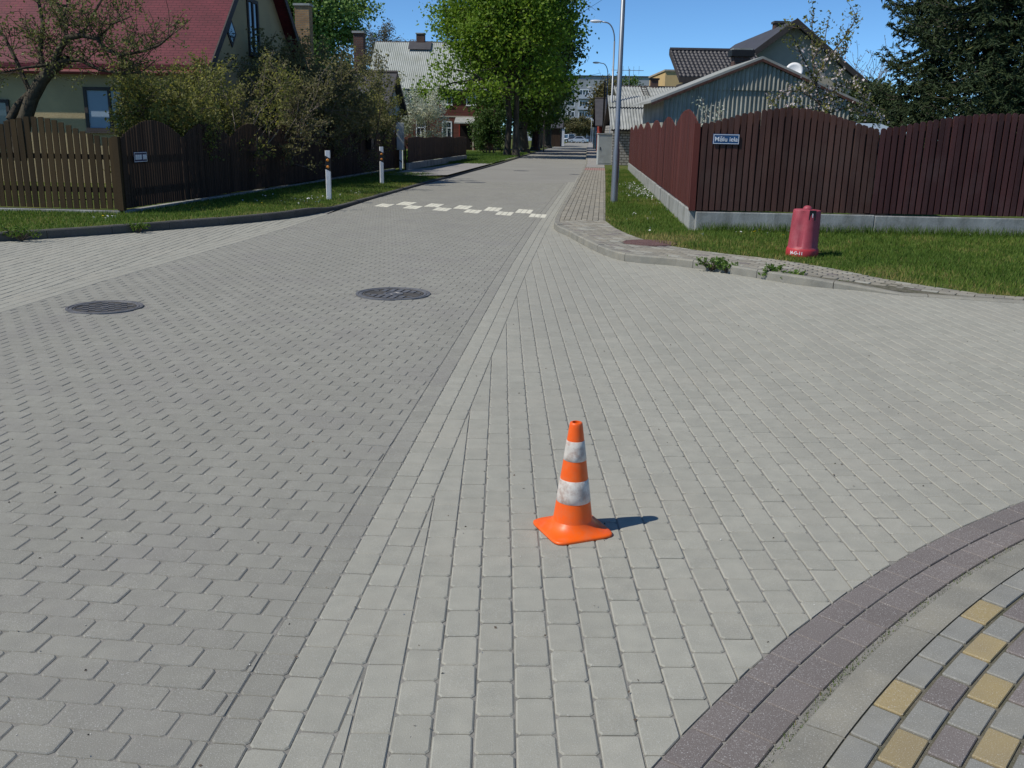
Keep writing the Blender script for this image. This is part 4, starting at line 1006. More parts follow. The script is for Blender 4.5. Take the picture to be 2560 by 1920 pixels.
# 3. brown timber house beyond
fr = at(1235, 330, 90.)
h3 = gable_house('timber_house', 'brown two-storey timber house with pale corrugated roof', (fr[0], fr[1], .1), math.radians(-3.), 11.6, 9.6, 5.7, 9.9, 'brown_board', 'slate_pale', oh=.4, rt=.08, verge='trim_dark')
bpy.context.view_layer.update()
def corrugated(name, m, parent, x0, x1, y0, z0, y1, z1, pitch, amp, seg=6):
    n = int(abs(x1-x0)/pitch*seg); v = []; f = []; s = Vector((0, y1-y0, z1-z0)).normalized(); nn = Vector((0, -s.z, s.y))
    if nn.z < 0: nn = -nn
    for i in range(n+1):
        x = x0+(x1-x0)*i/n; o = amp*math.sin(2*math.pi*i/seg); w = nn*(o+amp)
        v += [(x, y0+w.y, z0+w.z), (x, y1+w.y, z1+w.z)]
    for i in range(n): f.append((2*i, 2*i+2, 2*i+3, 2*i+1))
    me = pymesh(name, v, f, True); o = newobj(name, me, m, parent)
    if sum(p.normal.z for p in me.polygons) < 0: me.flip_normals()
    return o
s3 = (9.9-5.7)/4.8
corrugated('roof_sheeting', 'slate_pale', h3, -12.05, .42, -.44, 5.7-.44*s3+.13, 4.8, 9.9+.13, .19, .028)
p = loc_of(h3, at(1051, 110, 94.8)); chimney(h3, p.x, 4.7, 9.4, 10.75, .8, .6, 'dark_brick')
MB().prism([(p.x-1.1, 4.55, 10.08), (p.x+1.1, 4.55, 10.08), (p.x+1.1, 3.6, 9.28), (p.x-1.1, 3.6, 9.28)], (0, .02, .03)).build('flashing', 'roof_sheet', h3)
for (xa, xb, ya, yb) in [(1005, 1029, 227, 260), (1055, 1081, 228, 262), (1106, 1131, 229, 263), (1105, 1130, 303, 347), (1040, 1064, 302, 346), (1166, 1190, 231, 264)]:
    a = on_front(h3, xa, ya); b = on_front(h3, xb, yb)
    window(h3, '-y', ((a.x+b.x)/2, 0, (a.z+b.z)/2), abs(b.x-a.x), abs(b.z-a.z), 'white_paint', 'glass_dark', fw=.11, d=.06)
a = on_front(h3, 1000, 289); MB().box(-11.6, 0, -.04, -.003, a.z-.06, a.z+.06).build('belt_board', 'white_paint' if False else 'plaster_grey', h3)
a = on_front(h3, 1142, 298); b = on_front(h3, 1186, 310)
pr = MB().prism([(a.x-.1, -1.3, b.z+.0), (a.x-.1, .0, a.z+.1), (a.x-.1, .0, a.z+.2), (a.x-.1, -1.3, b.z+.1)], (b.x-a.x+.2, 0, 0)).build('porch_roof', 'slate', h3)
MB().box(b.x-.06, b.x+.06, -1.2, -1.08, 0, b.z).build('porch_post', 'plaster_grey', h3)
a2 = on_front(h3, 1150, 314); b2 = on_front(h3, 1178, 368)
d_ = MB().box(a2.x, b2.x, -.03, -.004, .1, a2.z).build('door', 'dark_void', h3); MB().box(a2.x-.1, a2.x-.005, -.05, -.004, .1, a2.z+.1).build('door_frame', 'red_board', d_)
# 4. slate-clad barn behind the right fence
ap = at(1905, 149, 29.); lw = at(1660, 270, 29.)
hw = ap[0]-lw[0]; hb = empty('slate_barn', (ap[0], 29., .1), 0); tag(hb, 'low barn clad in grey corrugated slate behind the dark brown fence', 'barn')
ez = at(1628, 258, 29.)[2]-.1; az = ap[2]-.1; slp = (az-ez)/(ap[0]-at(1628, 258, 29.)[0])
MB().prism([(-hw, .12, -.2), (hw, .12, -.2), (hw, .12, az-slp*hw-.05), (0, .12, az-.1), (-hw, .12, az-slp*hw-.05)], (0, 4.6, 0)).build('wall', 'slate_wall', hb)
zs = at(1800, 222, 29.)[2]-.1
def clad(name, x0, x1, z0, zf, amp=.03, pitch=.13, y=.03):
    n = max(4, int((x1-x0)/pitch*6)); v = []; f = []
    for i in range(n+1):
        x = x0+(x1-x0)*i/n; o = amp*math.sin(2*math.pi*(x/pitch)); v += [(x, y-o, z0), (x, y-o, max(zf(x), z0+.005))]
    for i in range(n): f.append((2*i, 2*i+2, 2*i+3, 2*i+1))
    return newobj(name, pymesh(name, v, f, True), 'slate_wall', hb)
x = -hw
while x < hw-.05:
    e = min(x+1.02, hw); clad('wall_sheet', x+.004, e-.004, -.1, lambda q: min(zs, az-.06-slp*abs(q)), y=.05+random.uniform(-.008, .008)); x = e
x = -2.5
while x < 2.5:
    e = min(x+1.02, 2.6); clad('gable_sheet', x+.004, e-.004, zs-.03, lambda q: az-.06-slp*abs(q), y=.0+random.uniform(-.008, .008)); x = e
for sx, nm in ((-1, 'left_roof'), (1, 'right_roof')):
    MB().prism([(0, -.10, az+.02), (sx*(hw+.42), -.10, az+.02-slp*(hw+.42)), (sx*(hw+.42), -.10, az+.09-slp*(hw+.42)), (0, -.10, az+.09)], (0, 5.2, 0)).build(nm, 'slate', hb)
    MB().prism([(0, -.115, az-.06), (sx*(hw+.40), -.115, az-.06-slp*(hw+.40)), (sx*(hw+.40), -.115, az+.02-slp*(hw+.40)), (0, -.115, az+.018)], (0, .019, 0)).build('verge_board', 'wood_brown', hb)
# 5. dark-roofed house behind the barn: gable and tiled wing
ga = at(1985, 52, 44.)
h5 = gable_house('gable_house', 'grey plastered house with steep dark roof behind the slate barn', (ga[0]+4.9, 44., .1), 0, 9.8, 11., 2.75, ga[2]-.25, 'plaster_grey', 'roof_sheet', oh=.5, rt=.16, axis='y', verge='trim_dark')
chimney(h5, -4.64, 3.2, 5.5, at(1950, 54, 47.2)[2]-.2, .62, .5, 'dark_brick', cap='roof_sheet')
w0 = on_front if False else None
bpy.context.view_layer.update()
a = on_front(h5, 2060, 195); window(h5, '-y', (-2.2, 0, 2.0), 1.3, 1.3, 'white_paint', 'glass_dark')
wl0 = at(1712, 128, 43.); wl1 = at(1702, 196, 40.); wr = at(1850, 128, 43.)
wg = empty('tiled_wing', (0, 0, .1), 0); tag(wg, 'low house wing with brown pan-tile roof beside the grey gable', 'house')
x0, x1 = wl1[0]-.05, wr[0]+.6; yr_, zr_ = 43., wl0[2]-.1; ye, ze_ = 40., wl1[2]-.05
MB().box(x0+.35, x1-.2, 40.35, 42.9, -.3, ze_-.16).build('wall', 'trim_dark', wg)
MB().prism([(x0, ye, ze_-.02), (x0, yr_, zr_-.02), (x0, yr_+.1, zr_-.02), (x0, yr_+.1, zr_-.2), (x0, ye, ze_-.14)], (x1-x0, 0, 0)).build('roof_deck', 'roof_sheet', wg)
MB().box(x0-.02, x1, ye-.05, ye-.005, ze_-.22, ze_+.02).build('fascia', 'trim_dark', wg)
MB().prism([(x0-.03, ye, ze_-.16), (x0-.03, yr_, zr_-.16), (x0-.03, yr_, zr_+.08), (x0-.03, ye, ze_+.06)], (.028, 0, 0)).build('verge_board', 'trim_dark', wg)
ns, rows = int((x1-x0)/.17), 9
sv = Vector((0, yr_-ye, zr_-ze_)); sl_ = sv.length; su = sv.normalized(); sn = Vector((0, -su.z, su.y))
tw, tl = (x1-x0)/ns, sl_/rows
v = []; f = []; K = 6
for j, (t, lift) in enumerate([(0., .035), (tl*1.02, .004)]):
    for i in range(K+1):
        xx = tw*i/K; o = .028*math.sin(2*math.pi*i/K)+.03+lift; q = su*t+sn*o; v.append((xx, q.y, q.z))
for i in range(K+1):
    xx = tw*i/K; q = sn*0.; v.append((xx, q.y, q.z))
for i in range(K): f.append((i, i+1, K+2+i, K+1+i)); f.append((2*(K+1)+i, 2*(K+1)+i+1, i+1, i))
tme = pymesh('tile', v, f, True); tme.materials.append(M['tile_dark'])
for r_ in range(rows):
    for c_ in range(ns):
        q = Vector((x0+c_*tw, ye, ze_))+su*(r_*tl); newobj('tile', tme, None, wg, (q.x, q.y, q.z))
MB().tube([(x0, yr_, zr_+.05), (x1, yr_, zr_+.05)], .1, 8).build('ridge_cap', 'tile_dark', wg)
chb = at(1852, 150, 36.)
cst = empty('stone_chimney', (chb[0], 36., .1)); tag(cst, 'squat dark sooty chimney stack above the slate barn roof', 'chimney')
zt = at(1852, 122, 36.)[2]-.1
o = MB().box(-.30, .30, -.25, .25, 0, zt-.28).build('stack', 'dark_brick', cst); boxuv(o)
o = MB().box(-.42, .42, -.34, .34, zt-.28, zt-.06).build('crown', 'black', cst); MB().box(-.35, .35, -.28, .28, zt-.06, zt).build('cap', 'slate', cst)
# satellite dish on the gable wall
q = at(1985, 180, 43.2)
ds = empty('satellite_dish', (q[0], 43.2, q[2])); tag(ds, 'round white satellite dish on the grey gable wall', 'satellite dish')
dd = MB().lathe([(.02, .0), (.15, .02), (.28, .06), (.38, .12), (.385, .125), (.28, .075), (.15, .035), (.02, .015)], 32).build('dish', 'dish', ds, True)
dd.rotation_euler = (math.radians(72), 0, math.radians(-12))
MB().tube([(0, .05, 0), (0, .35, -.1), (0, .8, -.1)], .025, 6).build('bracket', 'galv', ds); MB().tube([(0, -.02, -.34), (.02, -.42, -.05)], .012, 5).build('feed_arm', 'galv', ds)
# 6. yellow block, grey-roofed house, shed with corrugated roof
q0 = at(1664, 178, 76.); q1 = at(1703, 178, 76.)
yb = empty('yellow_house', (q0[0], 76., .1), 0); tag(yb, 'plain yellow rendered block showing beyond the barn roof', 'building')
MB().box(0, 8.5, 0, 9, -.3, q0[2]-.1).build('wall', 'plaster_yellow', yb); MB().box(-.08, 8.6, -.08, 9.1, q0[2]-.1, q0[2]+.03).build('roof', 'plaster_grey', yb)
window(yb, '-y', (4.2, 0, 4.6), 1.2, 1.3); 
g0 = at(1560, 247, 58.); g1 = at(1720, 247, 58.); gz = at(1640, 219, 61.5)[2]
gh = gable_house('grey_roof_house', 'low house with weathered grey slate roof and square chimney', (g1[0]+1.5, 58., .1), 0, g1[0]+1.5-g0[0], 7., g0[2]-.4, gz-.2, 'plaster_grey', 'slate', oh=.3, rt=.08, verge='trim_dark')
s6 = (gz-.2-(g0[2]-.4))/3.5
corrugated('roof_sheeting', 'slate', gh, -(g1[0]+1.5-g0[0])-.3, .3, -.33, g0[2]-.4-.33*s6+.12, 3.5, gz-.2+.12, .18, .026)
bpy.context.view_layer.update(); q = loc_of(gh, at(1636, 200, 61.5)); chimney(gh, q.x, 3.5, gz-.9, q.z, .46, .46, 'dark_brick', cap='black')
# ladder on that roof
lad = MB(); 
for dx in (-.16, .16): lad.tube([(q.x-.75+dx, -.3, g0[2]-.3), (q.x-.75+dx, 3.4, gz+.0)], .025, 5)
for t in np.linspace(.08, .95, 9): lad.tube([(q.x-.91, -.3+3.7*t, g0[2]-.3+(gz-g0[2]+.3)*t+.03), (q.x-.59, -.3+3.7*t, g0[2]-.3+(gz-g0[2]+.3)*t+.03)], .018, 5)
lad.build('roof_ladder', 'trim_dark', gh)
t0 = at(1529, 322, 51.); t1 = at(1700, 322, 51.); tz = at(1600, 243, 53.6)[2]
sh = empty('slate_shed', (t0[0], 51., .1), 0); tag(sh, 'block-walled shed with steep corrugated slate roof beyond the red fence', 'shed')
Ls = t1[0]-t0[0]
o = MB().box(.12, Ls, .35, 5.2, -.3, t0[2]+.1).build('wall', 'grey_brick', sh); boxuv(o)
MB().prism([(.0, .0, t0[2]-.12), (.0, 2.6, tz-.12), (.0, 5.4, t0[2]-.12), (0, 5.4, t0[2]-.22), (0, 2.6, tz-.25), (0, 0, t0[2]-.22)], (Ls, 0, 0)).build('roof_deck', 'trim_dark', sh)
zm = t0[2]+(tz-t0[2])*.66
corrugated('lower_sheets', 'slate', sh, -.05, Ls+.1, -.1, t0[2]-.14, 1.75, zm-.1, .155, .028)
corrugated('upper_sheets', 'slate', sh, -.05, Ls+.1, 1.6, zm-.1, 2.6, tz-.06, .155, .028)
wp = G(1534, 412, .1)
bp_ = empty('brick_pillar', (wp[0], wp[1], .08)); tag(bp_, 'slim white brick gate pillar beside the shed', 'pillar')
hgt = 0; k = 0
while hgt < 2.05:
    MB().box(-.13+.006*(k % 2), .13-.006*(k % 2), -.13, .13, hgt+.004, hgt+.112).build('brick', 'white_brick', bp_); hgt += .12; k += 1
MB().box(-.115, .115, -.115, .115, 0, hgt).build('mortar', 'plaster_grey', bp_)
# antenna
q = at(1527, 175, 62.)
an = empty('tv_antenna', (q[0]+1.2, 62., .1)); tag(an, 'thin roof television antenna with long boom against the sky', 'antenna')
MB().tube([(0, 0, 0), (0, 0, q[2])], .025, 6).build('mast', 'galv', an); MB().tube([(-1.15, 0, q[2]-.1), (.9, 0, q[2]-.1)], .018, 5).build('boom', 'galv', an)
for k in range(6): MB().tube([(-1.1+k*.34, -.02, q[2]-.35), (-1.1+k*.34, -.02, q[2]+.15)], .012, 4).build('element', 'galv', an)
# 7. apartment block closing the street
Yb = 252.; bx0 = at(1290, 300, Yb)[0]; bx1 = at(1640, 300, Yb)[0]; bz = at(1430, 191, Yb)[2]
ab = empty('apartment_block', (bx0, Yb, .0), math.radians(-4)); tag(ab, 'pale grey panel apartment block closing the far end of the street', 'apartment block')
Lb = bx1-bx0; ns_ = 5; sh_ = 2.75
MB().box(0, Lb, 0, 12, -.5, bz).build('wall', 'block_wall', ab); MB().box(-.2, Lb+.2, -.25, 12.2, bz, bz+.25).build('roof', 'roof_sheet', ab)
for s_ in range(ns_):
    zc = bz-2.9-s_*sh_-1.3
    for c_ in range(int(Lb/3.2)):
        xc = 1.6+c_*3.2
        if c_ % 4 in (1, 2):
            MB().box(xc-1.6+.05, xc+1.6-.05, -1.2, -.003, zc-1.35, zc-.35).build('balcony', 'block_panel', ab)
            window(ab, '-y', (xc, -.0, zc+.2), 2.4, 1.5, 'white', 'glass_dark', mull=(2,), trans=None, fw=.14, sill=False)
        else: window(ab, '-y', (xc, 0, zc+.2), 1.9, 1.5, 'white', 'glass_blue', mull=(1,), trans=None, fw=.14, sill=False)
# 8. small buildings further down the street
q0 = at(1499, 306, 92.); r = gable_house('red_cottage', 'small red board cottage with dark roof at the footway', (q0[0]+5.2, 92., .05), math.radians(-3), 5.2, 8, q0[2]-.2, q0[2]+2.2, 'red_board', 'roof_sheet', oh=.4, rt=.1, axis='x', verge='trim_dark')
q0 = at(1378, 310, 138.); r = gable_house('dark_shed', 'small dark timber shed on the left far down the street', (q0[0]+1.4, 138., .05), math.radians(-4), 2.6, 9, 2.6, 4.2, 'wood_dark', 'roof_sheet', oh=.3, rt=.1, axis='x', verge='trim_dark')
q0 = at(1407, 322, 150.); gp_ = empty('gate_pillar', (q0[0], 150., 0)); tag(gp_, 'white gate pillar beside the dark shed', 'pillar')
MB().box(-.28, .28, -.28, .28, -.1, 2.6).build('shaft', 'white_paint', gp_); MB().box(-.36, .36, -.36, .36, 2.6, 2.8).build('cap', 'white_paint', gp_)
q0 = at(1362, 261, 92.); nb = empty('notice_board', (q0[0], 92., .0)); tag(nb, 'tall framed notice board on a dark post by the avenue', 'notice board')
zb_ = at(1362, 292, 92.)[2]; MB().box(-.06, .06, -.06, .06, -.1, zb_).build('post', 'trim_dark', nb); MB().box(-.26, .26, -.12, .12, zb_, q0[2]).build('board', 'slate_pale', nb); MB().box(-.29, .29, -.15, .15, zb_-.08, zb_-.003).build('tray', 'trim_dark', nb)
q0 = at(1495, 322, 108.); rs = empty('round_sign', (q0[0], 108., .05)); tag(rs, 'small round blue traffic sign on a thin post', 'traffic sign')
MB().tube([(0, .04, -.1), (0, .04, q0[2]+.3)], .03, 8).build('post', 'galv', rs)
o = MB().lathe([(.30, -.01), (.30, .01)], 28).build('plate', 'sign_blue', rs); o.matrix_local = Matrix.Translation((0, -.01, q0[2]-.05))@Matrix.Rotation(math.pi/2, 4, 'X')
MB().box(-.05, .05, -.026, -.021, q0[2]-.22, q0[2]+.12).build('symbol', 'letter', rs)
for px_, Y, lb, m in [(1507, 84, 'dark wooden pole at the footway edge by the red cottage', 'trim_dark'), (1485, 118, 'thin grey pole beyond the round blue sign', 'galv')]:
    q0 = at(px_, 345, Y); u_ = empty('wooden_pole' if m == 'trim_dark' else 'metal_pole', (q0[0], Y, 0)); tag(u_, lb, 'pole'); MB().lathe([(.10, -.2), (.085, 4.2), (.07, 6.2)], 10).build('shaft', m, u_, True); MB().lathe([(.09, 6.2), (.02, 6.28)], 10).build('cap', 'galv', u_)
# metal roof sheet of a garden store behind the plum fence
q0 = at(2200, 316, 19.); q1 = at(2262, 304, 19.)
gs = empty('garden_store', (q0[0], 19., .08)); tag(gs, 'low garden store with pale metal roof just above the plum fence', 'shed')
MB().box(.02, .5, .1, 1.4, -.1, q0[2]-.30).build('wall', 'trim_dark', gs); MB().prism([(-.05, 0, q0[2]-.24), (-.05, 1.5, q0[2]-.02), (-.05, 1.5, q0[2]+.0), (-.05, 0, q0[2]-.22)], (.62, 0, 0)).build('roof', 'sheet_blue', gs)
# ------------------------------------------------------------------ parked cars at the far end
def car(label, loc, rot, paint, van=False):
    r = empty('parked_car', loc, rot); tag(r, label, 'car', 'cars parked at the far end of the street')
    Lh = 2.15; w = .86
    low = [(-Lh, .28), (Lh-.05, .28), (Lh, .5), (Lh-.08, .72), (.95, .92), (-1.75, .95), (-Lh+.02, .88), (-Lh, .5)]
    o = MB().prism([(x, -w, z) for x, z in low], (0, 2*w, 0)).build('body', paint, r); b = o.modifiers.new('b', 'BEVEL'); b.width = .06; b.segments = 3
    top = [(1.0, .90), (.35, 1.40), (-1.0, 1.46), (-1.75, .93)] if not van else [(1.25, .90), (.75, 1.85), (-2.05, 1.9), (-2.1, .93)]
    v = [(x, s*(w-.03 if z < 1 else w-.16), z) for s in (-1, 1) for x, z in top]
    o = newobj('cabin', pymesh('cabin', v, [(3, 2, 1, 0), (4, 5, 6, 7), (0, 1, 5, 4), (1, 2, 6, 5), (2, 3, 7, 6)]), paint, r)
    fixn(o)
    g = lambda a, b_, t: tuple(np.array(a)*(1-t)+np.array(b_)*t)
    def glass(pts, off):
        p = [Vector(q) for q in pts]; c = sum(p, Vector())/4; n = (p[1]-p[0]).cross(p[2]-p[0]).normalized()
        if n.dot(Vector(off)) < 0: n = -n
        p = [c+(q-c)*.84+n*.008 for q in p]; MB().prism(p, n*.006).build('window', 'glass_dark', r)
    V = [Vector(q) for q in v]
    glass([V[0], V[1], V[5], V[4]], (1, 0, .5)); glass([V[2], V[3], V[7], V[6]], (-1, 0, .3)); glass([V[0], V[1], V[2], V[3]], (0, -1, .2)); glass([V[4], V[5], V[6], V[7]], (0, 1, .2))
    for sx in (1.32, -1.32):
        for sy in (-1, 1):
            t = MB().lathe([(.31, -.10), (.32, -.06), (.32, .06), (.31, .10)], 24).build('wheel', 'tyre', r, True, auto=40); t.matrix_local = Matrix.Translation((sx, sy*(w-.08), .32))@Matrix.Rotation(math.pi/2, 4, 'X')
            MB().lathe([(.2, -.11), (.2, .11)], 16).build('rim', 'silver', t)
    for sy in (-1, 1):
        MB().box(Lh-.16, Lh-.0, sy*.62-.16, sy*.62+.16, .58, .72).build('headlight', 'white', r); MB().box(-Lh-.012, -Lh+.1, sy*.66-.12, sy*.66+.12, .62, .80).build('tail_light', 'red_lens', r)
    MB().box(Lh-.04, Lh+.02, -.7, .7, .33, .45).build('bumper', 'black', r)
    return r
for px_, py_, Y, rot, paint, van, lb in [(1446, 356, 214, 2.8, 'silver', False, 'silver hatchback parked across the far end of the street'), (1420, 352, 226, 1.9, 'car_white', True, 'pale van parked beside the silver hatchback'), (1433, 356, 219, 2.6, 'car_dark', False, 'dark car tucked behind the silver hatchback'), (1476, 354, 222, 1.4, 'car_dark', False, 'dark car parked by the right footway far down the street')]:
    q0 = at(px_, py_, Y); car(lb, (q0[0], Y, .0), rot, paint, van)
# ------------------------------------------------------------------ vegetation
def tubes_mesh(segs, sides=5):
    """segs: array rows (p0(3), p1(3), r0, r1)"""
    S = np.array(segs, float); p0, p1, r0, r1 = S[:, :3], S[:, 3:6], S[:, 6], S[:, 7]
    d = p1-p0; d /= np.maximum(np.linalg.norm(d, axis=1), 1e-6)[:, None]
    ref = np.where(np.abs(d[:, 2:3]) < .9, np.array([[0, 0, 1.]]), np.array([[1., 0, 0]]))
    a = np.cross(d, ref); a /= np.linalg.norm(a, axis=1)[:, None]; b = np.cross(d, a)
    ang = np.arange(sides)*2*math.pi/sides; n = len(S)
    ring = a[:, None, :]*np.cos(ang)[None, :, None]+b[:, None, :]*np.sin(ang)[None, :, None]
    V = np.concatenate([p0[:, None]+ring*r0[:, None, None], p1[:, None]+ring*r1[:, None, None]], 1).reshape(-1, 3)
    k = np.arange(sides); q = np.stack([k, k+sides, (k+1) % sides+sides, (k+1) % sides], 1)
    F = (np.arange(n)*2*sides)[:, None, None]+q[None]
    return npmesh('wood', V, F.reshape(-1), np.full(n*sides, 4), smooth=True)
def leaf_mesh(C, size, r, el=.6, rnd=None, normal=None, spread=1.):
    n = len(C); u = r.normal(size=(n, 3))
    if normal is not None: u = u*spread+normal
    u /= np.linalg.norm(u, axis=1)[:, None]; w = r.normal(size=(n, 3)); v = np.cross(u, w); v /= np.maximum(np.linalg.norm(v, axis=1), 1e-6)[:, None]
    s = size*r.uniform(.6, 1.25, n)[:, None]
    w2 = np.cross(u, v)*.18
    V = np.stack([C-u*s, C+v*s*el+w2*s, C+u*s, C-v*s*el+w2*s], 1).reshape(-1, 3)
    rn = r.random(n) if rnd is None else rnd
    return npmesh('leaves', V, np.arange(4*n), np.full(n, 4), np.repeat(rn, 4))
def grow(r, p, d, L, rad, lev, segs, tips, nb=(3, 5), wander=.25, spread=.75, shrink=.62, up=.12, steps=4, minr=.004, tipfrom=.3):
    p = np.array(p, float); d = np.array(d, float)/np.linalg.norm(d); pts = [p.copy()]; rs = [rad]
    for i in range(steps):
        d = d+r.normal(0, wander/steps**.5, 3)+np.array([0, 0, up/steps]); d /= np.linalg.norm(d)
        p = p+d*L/steps; pts.append(p.copy()); rs.append(max(rad*(1-.62*(i+1)/steps), minr))
    for i in range(steps): segs.append((*pts[i], *pts[i+1], rs[i], rs[i+1]))
    if lev == 0:
        for t in np.linspace(tipfrom, 1, 4): tips.append(pts[0]+(pts[-1]-pts[0])*t)
        return
    k = r.integers(nb[0], nb[1]+1)
    for j in range(k):
        t = r.uniform(.3, 1.) if j else 1.; x = t*steps; i = min(int(x), steps-1); q = pts[i]+(pts[i+1]-pts[i])*(x-i)
        dd = (pts[i+1]-pts[i]); dd /= np.linalg.norm(dd); nd = dd+r.normal(0, spread, 3)
        grow(r, q, nd, L*shrink*r.uniform(.75, 1.2), max(rs[i]*.62, minr), lev-1, segs, tips, nb, wander, spread, shrink, up, max(2, steps-1), minr, tipfrom)
def plant(name, label, cat, base, segs, bark, leaves=(), group=None, sides=5, trunkname='trunk'):
    """leaves: list of (part name, material, centres, size, elongation, rnd)"""
    root = empty(name, tuple(base)); tag(root, label, cat, group)
    if len(segs):
        me = tubes_mesh(segs, sides); me.transform(Matrix.Translation(-Vector(base))); newobj(trunkname, me, bark, root)
    for nm, m, C, size, el, rn in leaves:
        me = leaf_mesh(np.asarray(C)-np.array(base), size, rng, el, rn); newobj(nm, me, m, root)
    return root
def scatter(r, pts, n, sd, flat=1.):
    P = np.array(pts); i = r.integers(0, len(P), n); return P[i]+r.normal(0, sd, (n, 3))*np.array([1, 1, flat])
# ---- avenue trees: trunk, limbs to clumps, clumped leaves
def crown_tree(name, label, base, h_trunk, r_trunk, c, rad, nclump, nleaf, lsize, lm, seed, bark='bark', extra=(), group=None, cl_r=.2, forks=1, zmin=-.75, cat='tree', droop=0., shell=.55):
    r = np.random.default_rng(seed); base = np.array(base, float); c = np.array(c, float); rad = np.array(rad, float)
    cl = []
    while len(cl) < nclump:
        u = r.normal(size=3); u /= np.linalg.norm(u)
        if u[2] < zmin: continue
        cl.append((c+u*rad*r.uniform(shell, 1.)*r.uniform(.85, 1.12), rad.mean()*cl_r*r.uniform(.7, 1.35)))
    cl += [(np.array(e[:3]), e[3]) for e in extra]
    segs = []
    top = base+np.array([r.normal(0, .2), r.normal(0, .2), h_trunk])
    for k in range(forks):
        off = np.array([math.cos(2.1*k), math.sin(2.1*k)*.6, 0])*r_trunk*(.9 if forks > 1 else 0)
        P = [base+off*1.1, base+off+np.array([0, 0, h_trunk*.12]), base+off*.8+np.array([0, 0, h_trunk*.55])+r.normal(0, .06, 3), top+off*1.2]
        R = [r_trunk*1.35, r_trunk*.95, r_trunk*.8, r_trunk*.65]
        if forks > 1: R = [x*.62 for x in R]
        for i in range(3): segs.append((*P[i], *P[i+1], R[i], R[i+1]))
    for q, cr_ in cl:
        s = top+np.array([0, 0, r.uniform(-.25, .45)*h_trunk*.6]); n = 5; prev = s; rr0 = r_trunk*r.uniform(.14, .34)
        for i in range(1, n+1):
            t = i/n; m = s+(q-s)*t+np.array([0, 0, math.sin(math.pi*t)*.10*np.linalg.norm(q-s)])+r.normal(0, .16, 3)*min(1, (1-t)*3)
            segs.append((*prev, *m, rr0*(1-.75*(i-1)/n), rr0*(1-.75*t))); prev = m
        for _ in range(5):
            e = q+r.normal(0, cr_*.8, 3); segs.append((*q, *e, .025, .008))
    w = np.array([x[1]**2 for x in cl]); w /= w.sum(); idx = r.choice(len(cl), nleaf, p=w)
    C = np.array([x[0] for x in cl])[idx]+r.normal(0, 1, (nleaf, 3))*np.array([x[1] for x in cl])[idx, None]*np.array([.62, .62, .48])
    if droop: C[:, 2] -= np.abs(r.normal(0, droop, nleaf))
    tone = np.clip(r.normal(.48, .15, nleaf)+(r.random(len(cl))[idx]-.5)*.5, 0, 1)
    return plant(name, label, cat, base, segs, bark, [('crown', lm, C, lsize, .7, tone)], group)
AV = 'avenue trees along the left kerb'
t1 = G(1275, 390, .1)
crown_tree('maple_tree', 'broad maple in fresh yellow-green leaf with a split trunk', (t1[0], t1[1], .05), 4.6, .43, (t1[0]-.1, t1[1]+.5, 10.0), (4.6, 4.8, 6.6), 140, 46000, .125, 'maple', 21, group=AV, forks=2, cl_r=.19, shell=.5,
           extra=[(-5.6, 67.5, 4.6, 1.0), (-6.8, 68, 4.3, .8), (-4.6, 67, 4.0, .8), (-3.0, 66.5, 4.6, 1.0), (-1.2, 66, 4.7, 1.0), (1.5, 66.5, 4.6, 1.1), (3.2, 67, 5.2, 1.1), (-5.0, 67.5, 6.0, 1.1)])
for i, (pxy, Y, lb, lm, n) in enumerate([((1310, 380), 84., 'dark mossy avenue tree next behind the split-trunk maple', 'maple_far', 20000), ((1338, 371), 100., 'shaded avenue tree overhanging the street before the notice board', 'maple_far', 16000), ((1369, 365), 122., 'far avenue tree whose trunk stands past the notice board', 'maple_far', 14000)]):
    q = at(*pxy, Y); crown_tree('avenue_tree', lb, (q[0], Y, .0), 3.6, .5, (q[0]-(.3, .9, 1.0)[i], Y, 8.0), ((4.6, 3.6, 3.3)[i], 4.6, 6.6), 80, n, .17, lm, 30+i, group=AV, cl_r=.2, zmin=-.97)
# weeping tree with hanging twigs
q = at(1380, 300, 112.); r = np.random.default_rng(44); base = np.array([q[0]-1.4, 112., 0]); segs = [(*base, *(base+[.1, 0, 5]), .4, .28), (*(base+[.1, 0, 5]), *(base+[.2, 0, 11]), .28, .12)]; C = []
for k in range(150):
    a = r.uniform(0, 2*math.pi); z0 = r.uniform(6, 14.5); rr_ = r.uniform(.5, 1.6+3.0*(z0-6)/8.5); top = base+np.array([math.cos(a)*rr_, math.sin(a)*rr_, z0]); Lh = r.uniform(2., 5.5)
    segs.append((*(base+[.15, 0, min(z0, 11)*.8]), *top, .05, .02)); low = top+np.array([math.cos(a)*.5, math.sin(a)*.5, -Lh]); segs.append((*top, *low, .012, .006))
    t = r.random((110, 1)); C.append(top+(low-top)*t+r.normal(0, .16, (110, 3)))
plant('weeping_tree', 'weeping tree with hanging dull green twigs near the apartment block', 'tree', base, segs, 'bark', [('crown', 'willow', np.vstack(C), .13, .35, None)])
